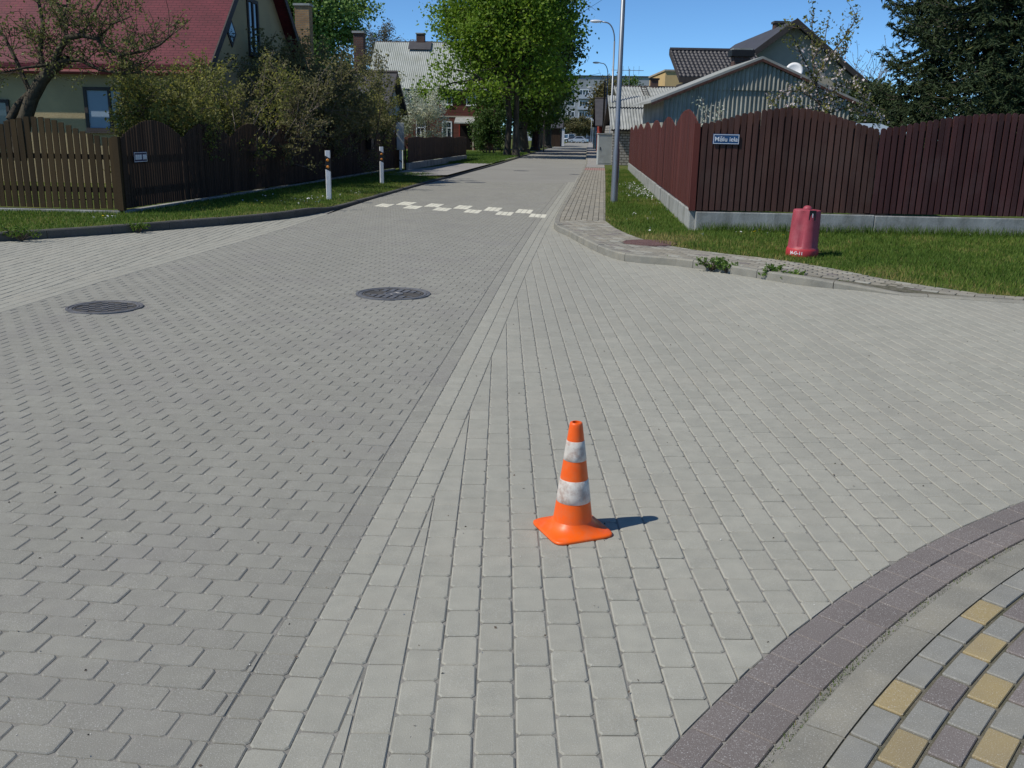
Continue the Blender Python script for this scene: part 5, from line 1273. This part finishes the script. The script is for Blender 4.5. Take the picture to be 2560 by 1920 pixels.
# ---- pale green tree behind the cream house and hazy bare trees
q = at(745, 90, 62.); crown_tree('poplar_tree', 'tall pale green tree rising behind the cream house gable', (q[0], 62., .1), 4.2, .35, (q[0], 62., 7.9), (4.0, 3.6, 4.3), 100, 30000, .12, 'lime', 51, cl_r=.2, shell=.35)
q = at(690, 60, 70.); crown_tree('poplar_tree', 'second pale green tree beside the yellow brick chimney', (q[0], 70., .1), 4.2, .35, (q[0]-.6, 70., 9.4), (3.0, 3.0, 4.6), 70, 16000, .13, 'lime', 52, cl_r=.22, shell=.35)
for pxc, top, Y, R, lb, sd in [(965, 33, 128., 4.9, 'hazy half-bare tree above the timber house roof', 61), (1062, 62, 134., 3.6, 'smaller hazy half-bare tree beside the red chimney', 62)]:
    q = at(pxc, top, Y); r = np.random.default_rng(sd); segs = []; tips = []; base = np.array([q[0], Y, 0.]); H = q[2]
    segs.append((*base, *(base+[0, 0, H*.45]), .35, .26))
    for k in range(9):
        a = 2*math.pi*k/9; grow(r, base+[0, 0, H*(.42+.05*(k % 3))], (math.cos(a)*.8, math.sin(a)*.8, 1.0), R*.82, .12, 3, segs, tips, nb=(3, 4), wander=.4, spread=.55, shrink=.6, minr=.02)
    tips = [t for t in tips if np.hypot(t[0]-base[0], t[1]-base[1]) < R*1.1 and t[2] < H+.3]
    plant('bare_tree', lb, 'tree', base, segs, 'twig_pale', [('crown', 'hazy', scatter(r, tips, 9000, .3), .12, .6, None)], sides=4)
# ---- shrubs behind the shaded fence
def shrub(name, label, base, H, R, seed, lm, nleaf, lsize, bark='twig', nst=13, lev=2, group=None, spread=.6, sd=.10, cat='shrub', yellow=0., nb=(3, 5)):
    r = np.random.default_rng(seed); base = np.array(base, float); segs = []; tips = []
    for k in range(nst):
        a = r.uniform(0, 2*math.pi); o = R*.35*r.random()**.5; d = np.array([math.cos(a)*r.uniform(.1, .75)*R/H*1.3, math.sin(a)*r.uniform(.1, .75)*R/H*1.3, 1.])
        grow(r, base+np.array([math.cos(a)*o, math.sin(a)*o, 0]), d, H*r.uniform(.45, .72), .03, lev, segs, tips, nb=nb, wander=.3, spread=spread, shrink=.55, up=.1, minr=.0055)
    tips = np.array(tips); keep = (np.hypot(tips[:, 0]-base[0], tips[:, 1]-base[1]) < R*1.15) & (tips[:, 2] < base[2]+H*1.04); tips = tips[keep]
    segs += [(base[0], base[1], base[2]-.05, base[0]+R*.4*math.cos(a_), base[1]+R*.4*math.sin(a_), base[2]+.01, .05, .04) for a_ in np.linspace(0, 6.28, 9)]
    S = np.array(segs); k2 = (np.hypot(S[:, 3]-base[0], S[:, 4]-base[1]) < R*1.2) & (S[:, 5] < base[2]+H*1.06); keepS = np.zeros(len(S), bool)
    for i in range(len(S)):
        if not k2[i]: continue
        if S[i, 2] < base[2]+.02: keepS[i] = True; continue
        j = np.nonzero(keepS[max(0, i-900):i])[0]+max(0, i-900)
        if not len(j): continue
        a_ = S[j, :3]; d_ = S[j, 3:6]-a_; t_ = np.clip(((S[i, :3]-a_)*d_).sum(1)/(d_**2).sum(1), 0, 1); keepS[i] = np.linalg.norm(a_+d_*t_[:, None]-S[i, :3], axis=1).min() < .004
    S = S[keepS]
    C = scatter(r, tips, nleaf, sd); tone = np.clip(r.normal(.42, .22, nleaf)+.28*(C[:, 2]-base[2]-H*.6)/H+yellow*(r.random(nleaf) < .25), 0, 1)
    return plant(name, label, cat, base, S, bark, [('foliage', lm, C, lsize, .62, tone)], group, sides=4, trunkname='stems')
SH = 'tangled shrubs behind the shaded picket fence'
for i, (pxc, Y, top, R, lm, nl, bk, lb) in enumerate([
        (400, 20.8, 208, 1.05, 'olive', 7000, 'twig', 'low olive shrub beside the cream house window'),
        (455, 21.4, 172, 1.35, 'olive', 10500, 'twig', 'yellow-tipped olive shrub above the first fence scallops'),
        (560, 24.0, 158, 1.55, 'olive', 10000, 'twig_pale', 'olive shrub in front of the cream gable wall'),
        (655, 26.5, 150, 1.75, 'olive_dark', 8500, 'twig_pale', 'brown twiggy shrub with few leaves below the gable window'),
        (705, 30.0, 100, 1.3, 'olive_dark', 6500, 'twig', 'tall olive shrub reaching the red verge of the cream house'),
        (775, 30.5, 118, 2.1, 'olive_dark', 11000, 'twig_pale', 'wide brown twiggy shrub below the yellow brick chimney'),
        (858, 34.0, 150, 1.9, 'olive_dark', 9500, 'twig', 'brown-olive shrub hiding the pale blue-green house'),
        (912, 37.6, 195, 1.15, 'olive', 10000, 'twig', 'bushy yellow-olive shrub by the garden gate'),
        (962, 43.6, 188, 1.05, 'olive', 9000, 'twig', 'yellow-olive shrub right behind the garden gate')]):
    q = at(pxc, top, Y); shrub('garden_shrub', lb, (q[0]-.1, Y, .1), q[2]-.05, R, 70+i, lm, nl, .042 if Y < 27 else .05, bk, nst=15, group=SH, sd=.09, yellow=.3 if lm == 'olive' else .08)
# small tree reaching over the pavement beyond (its shadow falls on the street)
# ---- gnarled apple tree on the left
r = np.random.default_rng(90); segs = []; tips = []; YA = 19.6
def limb(pts, r0, r1, dy=0.):
    P = [at(x, y, YA+dy*(i/(len(pts)-1))) for i, (x, y) in enumerate(pts)]; n = len(P)
    for i in range(n-1): segs.append((*P[i], *P[i+1], r0+(r1-r0)*i/(n-1), r0+(r1-r0)*(i+1)/(n-1)))
    return P
A1 = limb([(48, 400), (60, 305), (80, 245), (105, 200), (130, 172), (160, 152), (172, 150)], .15, .10)
A2 = limb([(48, 400), (25, 300), (45, 262), (75, 232)], .10, .07, .4)
br = []
for pts, ra, rb_, dy in [([(112, 190), (100, 130), (108, 60), (96, 0), (90, -60)], .06, .02, .6), ([(130, 172), (150, 120), (168, 95), (205, 88), (245, 97), (262, 122), (300, 138), (350, 130), (400, 112), (425, 90)], .075, .015, -.8),
                         ([(160, 152), (200, 150), (250, 175), (310, 185), (350, 180)], .05, .012, -.5), ([(75, 232), (40, 150), (10, 90), (-40, 40)], .055, .015, .5), ([(205, 88), (230, 40), (260, -10), (300, -60)], .04, .012, .3),
                         ([(245, 97), (280, 60), (330, 40)], .03, .01, -.3), ([(140, 160), (60, 170), (-10, 185)], .04, .012, -.6), ([(300, 138), (340, 165), (385, 150)], .022, .008, -.2), ([(168, 95), (160, 40), (175, -20)], .04, .012, .9)]:
    br.append((limb(pts, ra, rb_, dy), ra))
for P, ra in br:
    for i in range(1, len(P)):
        for _ in range(5):
            t = r.random(); q = P[i-1]+(P[i]-P[i-1])*t; grow(r, q, r.normal(0, 1, 3)*[1, .8, .6]+[0, 0, .75], r.uniform(.35, .8), .010, 1, segs, tips, nb=(2, 4), wander=.35, spread=.7, shrink=.6, minr=.005)
b0 = at(48, 400, YA); plant('apple_tree', 'gnarled old apple tree leaning over the olive picket fence', 'tree', (b0[0], YA, .1), [s for s in segs], 'bark_moss', [('foliage', 'apple', scatter(r, tips, 5200, .07), .034, .6, None)], sides=6)
# ---- white blossoming tree and bushes beyond the gate
q = at(1052, 232, 58.); shrub('blossom_tree', 'white blossoming fruit tree in front of the timber house', (q[0], 58., .1), q[2], 1.5, 101, 'blossom_green', 8500, .055, 'twig', nst=9, sd=.13, cat='tree')
q = at(962, 165, 53.); shrub('blossom_tree', 'tall sparse white blossoming tree against the pale corrugated roof', (q[0], 52., .1), q[2], 1.0, 108, 'blossom_green', 3600, .05, 'twig', nst=9, sd=.14, cat='tree')
q = at(1225, 285, 74.); shrub('green_bush', 'rounded dark green bush beside the split-trunk maple', (q[0], 74., .05), q[2]+.1, 1.35, 102, 'bush', 9000, .09, 'twig', nst=12, sd=.16, cat='bush')
for pxc, top, Y, R, lm, lb, sd in [(1525, 190, 118., 3.6, 'bush_brown', 'brownish half-leaved tree above the slate shed', 103), (1582, 192, 126., 2.3, 'maple_far', 'small green tree crown beyond the grey roof chimney', 104), (1432, 298, 236., 3.4, 'bush_brown', 'low brownish tree in front of the apartment block', 105), (1462, 296, 240., 3.6, 'bush_brown', 'second low brownish tree before the apartment block balconies', 106), (1372, 285, 160., 3.0, 'willow', 'dull green tree beside the white gate pillar', 107)]:
    q = at(pxc, top, Y); crown_tree('street_tree', lb, (q[0], Y, 0.), q[2]*.35, .18, (q[0], Y, q[2]*.62), (R, R, q[2]*.40), 40, 6500, .16 if Y < 200 else .22, lm, sd, cl_r=.25, shell=.3)
# ---- spruces behind the right fence
def spruce(label, base, H, R, seed, n=30):
    r = np.random.default_rng(seed); base = np.array(base, float); segs = [(*base, *(base+[0, 0, H]), .17, .02)]; C = []; U = []
    nw = int(H/.27)
    for k in range(nw):
        z = .9+(H-1.0)*(k/nw)**1.05; L = R*(1-(z/H))**.72*r.uniform(.8, 1.12)+.12
        for j in range(r.integers(6, 9)):
            a = r.uniform(0, 2*math.pi); Lb_ = L*r.uniform(.7, 1.1); d = np.array([math.cos(a), math.sin(a), 0]); n_ = max(3, int(Lb_/.22)); prev = base+[0, 0, z]
            for i in range(1, n_+1):
                t = i/n_; p = base+[0, 0, z]+d*Lb_*t+np.array([0, 0, -.34*Lb_*math.sin(t*2.0)+.26*Lb_*t*t*t]); segs.append((*prev, *p, .025*(1-.7*t)+.004, .025*(1-.8*t)+.003)); 
                side = np.array([-d[1], d[0], 0])
                for s in (-1, 1):
                    tl = (.16+.5*(1-t)*min(Lb_, 1.6)*.55)*r.uniform(.6, 1.2); e = p+side*s*tl+d*tl*.35+np.array([0, 0, -tl*.55]); m = max(6, int(tl*46)); tt = r.random((m, 1)); C.append(p+(e-p)*tt+r.normal(0, .022, (m, 3))); U.append(np.repeat(((e-p)/np.linalg.norm(e-p))[None], m, 0))
                m = 9; tt = r.random((m, 1)); C.append(prev+(p-prev)*tt+r.normal(0, .02, (m, 3))); U.append(np.repeat((d+[0, 0, .2])[None], m, 0)); prev = p
    C = np.vstack(C); U = np.vstack(U); root = empty('spruce_tree', tuple(base)); tag(root, label, 'spruce', 'dark spruces behind the plum fence')
    me = tubes_mesh(segs, 4); me.transform(Matrix.Translation(-Vector(base))); newobj('trunk', me, 'bark', root)
    tone = np.clip(r.normal(.35, .22, len(C)), 0, 1); me = leaf_mesh(C-base, .082, r, .24, tone, U, .55); newobj('crown', me, 'spruce', root)
for pxc, Y, H, R, sd, lb in [(2475, 25., 15.5, 3.1, 111, 'tallest dark spruce with drooping boughs behind the plum fence'), (2315, 28., 12.5, 2.1, 112, 'slimmer dark spruce next to the flowering apple tree'), (2690, 24., 13., 3.6, 113, 'dark spruce at the far side of the tallest one')]:
    q = at(pxc, 300, Y); spruce(lb, (q[0], Y, .05), H, R, sd)
q = at(2165, 215, 34.); shrub('thuja_bush', 'small dark evergreen bush between the grey gable and the spruces', (q[0]+.3, 34., .05), q[2]-.1, 1.1, 114, 'spruce', 9000, .07, 'twig', nst=12, sd=.12, cat='bush')
q = at(2135, 110, 60.); r = np.random.default_rng(115); segs = []; tips = []
for k in range(7): grow(r, (q[0]+.6, 60, 2.0), (r.normal(0, .35), r.normal(0, .35), 1), 3.2, .06, 2, segs, tips, nb=(3, 5), wander=.3, spread=.45, minr=.012)
segs.append((q[0]+.6, 60, 0, q[0]+.6, 60, 2.1, .12, .08)); plant('bare_tree', 'thin leafless tree against the sky beside the grey gable', 'tree', (q[0]+.6, 60, 0), segs, 'twig_pale', [('crown', 'hazy', scatter(r, tips, 500, .1), .06, .6, None)], sides=4)
# ---- flowering apple behind the right fence
r = np.random.default_rng(120); segs = []; tips = []; YA = 18.2; main = []
for pts, ra, rb_, dy in [([(2065, 420), (2052, 300), (2042, 215), (2032, 150), (2030, 60), (2036, 32)], .035, .006, .3), ([(2042, 215), (2010, 150), (1985, 100), (1972, 62)], .016, .005, -.3), ([(2042, 190), (2075, 140), (2110, 95), (2135, 55), (2143, 27)], .018, .005, -.4),
                         ([(2032, 150), (2062, 100), (2070, 52)], .014, .005, .2), ([(2052, 250), (2100, 215), (2140, 225), (2185, 262)], .018, .005, -.3), ([(2052, 290), (2110, 270), (2170, 282), (2215, 300)], .016, .005, -.2), ([(2052, 260), (2000, 225), (1950, 235), (1925, 262)], .016, .005, .1), ([(2055, 285), (1990, 265), (1940, 275)], .014, .005, .2), ([(2075, 140), (2115, 130), (2118, 105)], .010, .004, 0), ([(2052, 290), (2085, 240), (2095, 180)], .012, .004, -.2)]:
    P = limb(pts, ra, rb_, dy)
    for i in range(1, len(P)):
        for _ in range(4): q = P[i-1]+(P[i]-P[i-1])*r.random(); grow(r, q, r.normal(0, .8, 3)+[0, 0, .6], r.uniform(.12, .34), .006, 0, segs, tips, wander=.3, minr=.003)
        for t in np.linspace(0, 1, 5): tips.append(P[i-1]+(P[i]-P[i-1])*t)
b0 = at(2065, 420, YA); tp = np.array(tips); low = tp[tp[:, 2] < 3.3]
plant('apple_tree', 'young flowering apple tree with pinkish white blossom behind the dark brown fence', 'tree', (b0[0], YA, .1), segs, 'twig', [('foliage', 'olive', scatter(r, tips, 1500, .05), .035, .55, None), ('blossom', 'blossom', scatter(r, low, 950, .045), .026, .9, None)], sides=5)
q = at(1735, 262, 19.8); q = q+np.array([.45, 0, 0]); shrub('fence_shrub', 'sparse climbing shrub poking over the red fence scallops', (q[0], 19.8, .1), q[2]+.1, .55, 121, 'blossom_green', 900, .03, 'twig', nst=7, sd=.05)
# ------------------------------------------------------------------ grass, flowers, weeds
def blades(name, pts, zf, h, w, tone, m='grass'):
    r = rng; n = len(pts); a = r.uniform(0, math.pi, n); hh = h*r.uniform(.5, 1.3, n); ln = r.normal(0, .35, (n, 2))*hh[:, None]
    z = np.array([zf(x, y) for x, y in pts]); b = np.column_stack([pts, z-.005]); o = np.column_stack([np.cos(a), np.sin(a), np.zeros(n)])*(w*r.uniform(.7, 1.3, n))[:, None]
    V = np.stack([b-o, b+o, np.column_stack([pts+ln, z+hh])], 1).reshape(-1, 3)
    me = npmesh(name, V, np.arange(3*n), np.full(n, 3), np.repeat(tone, 3)); return tag(newobj(name, me, m), kind='stuff')
def vnoise(p, s, seed):
    r = np.random.default_rng(seed); tab = r.random((64, 64)); q = p*s; i = np.floor(q).astype(int); f = q-i; f = f*f*(3-2*f)
    g = lambda a, b: tab[(i[:, 0]+a) % 64, (i[:, 1]+b) % 64]
    return (g(0, 0)*(1-f[:, 0])+g(1, 0)*f[:, 0])*(1-f[:, 1])+(g(0, 1)*(1-f[:, 0])+g(1, 1)*f[:, 0])*f[:, 1]
def right_pts(n, seed):
    r = np.random.default_rng(seed); p = np.column_stack([r.uniform(1.6, 11.5, n), 8.3+(r.random(n)**1.5)*36])
    d, _ = seg_side(GE, p); ok = d < -.01
    front = (p-C_R)@np.array([-dfr[1], dfr[0]]); sd_ = (p[:, 0]-C_R[0])*(dsr[1]/lsr)-(p[:, 1]-C_R[1])*(dsr[0]/lsr)
    ok &= (front < -.09) | (sd_ < -.09); return p[ok], -d[ok]
p, de = right_pts(420000, 1)
dry = np.clip(vnoise(p, .9, 3)*.6+vnoise(p, 3.1, 4)*.4-.33, 0, 1)*1.2+np.exp(-de/.16)*.45+.75*np.exp(-(((p[:, 0]-2.35)/.55)**2+((p[:, 1]-14.2)/1.0)**2))
tone = np.clip(rng.normal(.40, .19, len(p))+dry*.75, 0, 1); keep = rng.random(len(p)) > .75*np.clip(dry-.35, 0, 1)
dv = de[keep].clip(0, 1); zz_ = np.array([rz(x, y)-.004 for x, y in p[keep]])*(1-dv)+.094*dv; it2 = iter(zz_)
blades('verge_grass', p[keep], lambda x, y: next(it2), .055, .0065, tone[keep])
def near_fence(n, a, b, seed):
    r = np.random.default_rng(seed); t = r.random(n); return a+(b-a)*t[:, None]+r.normal(0, .05, (n, 2))
nf = near_fence(3500, C_R+np.array([.1, -.16]), C_R+dfr*8+np.array([0, -.16]), 5); blades('fence_foot_grass', nf, lambda x, y: .094, .16, .006, np.clip(rng.normal(.3, .15, len(nf)), 0, 1))
r = np.random.default_rng(6); p = np.column_stack([r.uniform(-14, -2, 300000), 9+(r.random(300000)**1.3)*38])
d, ki = seg_side(LEFT_KERB, p); sd_ = (p[:, 0]-C_L[0])*(dsl[1]/lsl)-(p[:, 1]-C_L[1])*(dsl[0]/lsl); nf_ = np.array([-dfl[1], dfl[0]])*-1; fr_ = (p-C_L)@np.array([dfl[1], -dfl[0]])
ok = (d > .12) & ((sd_ > .08) | (fr_ > .08) if False else ((sd_ > .08) | (p[:, 1] < C_L[1]+(p[:, 0]-C_L[0])*dfl[1]/dfl[0]-.08)))
for (xa, ya, xb, yb_) in [(*G(1020, 424, .12), *G(1232, 410, .07))]:
    ok &= ~((p[:, 1] > 36.5) & (p[:, 1] < 49) & (p[:, 0] > -5.6))
p = p[ok]; d = d[ok]
lz = lambda x, y: .0
zk = np.interp(d, [.1, 1.0], [0, 1]); zloc = np.array([lkh(c) for c in p])-.012; zz = zloc*(1-zk)+.115*zk
dry = np.clip(vnoise(p, .8, 8)*.6+vnoise(p, 2.7, 9)*.4-.33, 0, 1)*1.1+np.exp(-(d-.1)/.2)*.6
tone = np.clip(rng.normal(.36, .18, len(p))+dry*.65, 0, 1); it = iter(zz)
blades('left_verge_grass', p, lambda x, y: next(it), .05, .0075, tone)
# far lawn by the maple
r = np.random.default_rng(12); p = np.column_stack([r.uniform(-9, 1.2, 50000), r.uniform(49, 80, 50000)]); d, _ = seg_side(LEFT_KERB, p); p = p[(d > .15)]
blades('far_lawn_grass', p, lambda x, y: .11, .10, .02, np.clip(rng.normal(.38, .18, len(p)), 0, 1))
def flowers(name, pts, zf, m, size, h):
    pts = np.array(pts); n = len(pts); C = np.column_stack([pts, [zf(x, y)+h*rng.uniform(.7, 1.3) for x, y in pts]]); me = leaf_mesh(C, size, rng, 1., rng.random(n), np.repeat([[1., 0, 0]], n, 0), .25)
    return tag(newobj(name, me, m), kind='stuff')
def disc_flowers(name, pts, zf, m, R, h):
    V = []; L_ = []; S_ = []; k = 7
    for x, y in pts:
        c = np.array([x, y, zf(x, y)+h*rng.uniform(.7, 1.25)]); R_ = R*rng.uniform(.75, 1.25); t = rng.normal(0, .25, 2); n0 = len(V)
        for j in range(k): a = 2*math.pi*j/k; V.append(c+[R_*math.cos(a), R_*math.sin(a), R_*(math.cos(a)*t[0]+math.sin(a)*t[1])])
        L_ += list(range(n0, n0+k)); S_.append(k)
        n0 = len(V); V += [c+[-.002, 0, 0], c+[.002, 0, 0], c+[0, 0, -h]]; L_ += [n0, n0+1, n0+2]; S_.append(3)
    return tag(newobj(name, npmesh(name, V, L_, S_, rng.random(len(V))), m), kind='stuff')
k_ = z_ = lambda x, y: (1380+x/5.53, 380+y/5.53)
fp_ = [G(*k_(x, y), .1) for x, y in [(820, 600), (830, 555), (815, 310), (1010, 440), (990, 505), (945, 575), (980, 570), (1040, 575), (1100, 560), (1075, 480), (1085, 625), (1130, 590), (1160, 605), (1200, 605), (1240, 605), (1190, 690), (1310, 655), (1340, 600), (1380, 660), (1400, 740), (1440, 735), (1480, 725), (1515, 715), (1590, 830), (1630, 830), (1660, 805), (1130, 865), (1115, 890), (1155, 885), (1030, 955), (1320, 945), (1395, 940), (1360, 870), (1355, 1075), (1350, 1110), (785, 965), (805, 815), (2065, 1160), (2085, 1175)]]
r = np.random.default_rng(14)
for _ in range(260):
    t = r.random(); c = np.array(G(*k_(1080+330*t, 450+200*t), .1))+r.normal(0, [.22, .7]); fp_.append(tuple(c))
fp_ = [q for q in fp_ if (np.array(q)-C_R)@np.array([dsr[1], -dsr[0]])/lsr < -.1 or q[1] < 15]
disc_flowers('daisies', fp_+[G(*p_, .1) for p_ in [(1840, 585), (1852, 586), (1918, 588), (1972, 583), (2424, 594)]], lambda x, y: .092, 'daisy', .017, .06)
fl = [tuple(np.array(G(x, y, .12))+r.normal(0, [.12, .35])) for x, y in [(770, 497), (780, 500), (800, 497), (815, 505), (765, 505), (730, 506), (750, 508), (850, 490), (905, 487), (890, 483), (665, 492), (640, 502), (285, 545), (274, 543)] for _ in range(3)]
disc_flowers('left_daisies', fl, lambda x, y: .12, 'daisy', .018, .05)
disc_flowers('dandelions', [G(x, y, .1) for x, y in [(1885, 588), (1897, 588), (2303, 582), (1957, 600), (1527, 420), (1532, 424), (1538, 420), (1540, 428), (1530, 430)]], lambda x, y: .1, 'dandelion', .022, .09)
disc_flowers('left_dandelions', [G(x, y, .12) for x, y in [(284, 537), (270, 543), (258, 545), (480, 528), (655, 514), (975, 455), (970, 452)]], lambda x, y: .12, 'dandelion', .022, .06)
def weed(label, p, n, H, R, seed, lm='weed', size=.03):
    r = np.random.default_rng(seed); base = np.array([p[0], p[1], 0.]); segs = []; C = []; N_ = []
    for k in range(n):
        a = r.uniform(0, 2*math.pi); e = base+np.array([math.cos(a)*R*r.uniform(.2, 1.), math.sin(a)*R*r.uniform(.1, .5), H*r.uniform(.35, 1.)]); m = base+(e-base)*.5+[0, 0, H*.15]; segs += [(*base, *m, .004, .003), (*m, *e, .003, .002)]
        for t in np.linspace(.4, 1., 6): C.append(m+(e-m)*t+r.normal(0, .012, 3))
    return plant('weed_plant', label, 'weed', base, segs, 'twig', [('leaves', lm, np.array(C), size, .45, np.clip(r.normal(.4, .2, len(C)), 0, 1))], 'weeds growing along the kerb', sides=3, trunkname='stems')
z3 = lambda x, y: (1600+x/4.424, 560+y/4.424)
for (x, y, n, H, R, lb) in [(790, 525, 44, .17, .26, 'largest weed clump growing at the pale kerb joint'), (950, 545, 30, .15, .18, 'leafy yellow-green weed next to the largest kerb clump'), (1470, 615, 30, .18, .17, 'dark bushy weed at the kerb below the red hood'), (1690, 640, 26, .13, .20, 'low spreading weed at the dropped end of the pale kerb'), (270, 440, 14, .08, .09, 'tiny weed tuft at the kerb near the rusty cover'), (130, 425, 12, .06, .12, 'flat weed tuft at the kerb corner'), (2190, 690, 14, .06, .16, 'dry brown weed tuft at the flush kerb')]:
    c = G(*z3(x, y)); weed(lb, c, n, H, R, 130+int(x), size=.028 if H > .1 else .018)
z1 = lambda x, y: (x/2.592, y/2.592)
for (x, y, n, H, R, lb) in [(140, 1565, 40, .22, .35, 'feathery grass tuft against the dark shaded kerb'), (900, 1510, 26, .16, .22, 'small grass tuft at the dark kerb below the fence corner')]:
    c = G(*z1(x, y)); weed(lb, c, n, H, R, 150+int(x), 'grass', .03)
# moss and litter in the gap beside the near gutter
r = np.random.default_rng(160); n = 2600; o = r.uniform(.219, .250, n); s = r.uniform(17.2, 20.3, n); dens = .35+.65*(np.sin(s*3.1)*.5+.5)*(s > 19.1)
kp = r.random(n) < dens; t = s[kp]/CR; pts = CC+(CR-o[kp])[:, None]*np.column_stack([np.cos(t), np.sin(t)])
blades('gutter_moss', pts, lambda x, y: -.01, .016, .0022, np.clip(r.normal(.62, .2, len(pts)), 0, 1))
n = 900; o = r.uniform(.2, .262, n); s = r.uniform(17, 20.4, n); t = s/CR; C = np.column_stack([CC+(CR-o)[:, None]*np.column_stack([np.cos(t), np.sin(t)]), np.full(n, -.004)])
me = leaf_mesh(C, .0045, r, .8); tag(newobj('gutter_grit', me, 'sand'), kind='stuff')

# small litter on the paving: dry leaf bits, grit
r = np.random.default_rng(170); n = 420; X = r.uniform(-4.5, 5, n); Y = 2+(r.random(n)**1.4)*11; ok = (np.hypot(X-CC[0], Y-CC[1]) > CR+.01)
C = np.column_stack([X, Y, np.full(n, .0035)])[ok]; me = leaf_mesh(C, .0055, r, .7, r.random(len(C)), np.repeat([[1., .2, 0]], len(C), 0), .4); tag(newobj('leaf_litter', me, 'twig'), kind='stuff')
n = 500; X = r.uniform(-4.5, 5, n); Y = 2+(r.random(n)**1.4)*9; ok = (np.hypot(X-CC[0], Y-CC[1]) > CR+.01)
C = np.column_stack([X, Y, np.full(n, .002)])[ok]; me = leaf_mesh(C, .0032, r, .9, r.random(len(C))); tag(newobj('loose_grit', me, 'white_brick'), kind='stuff')
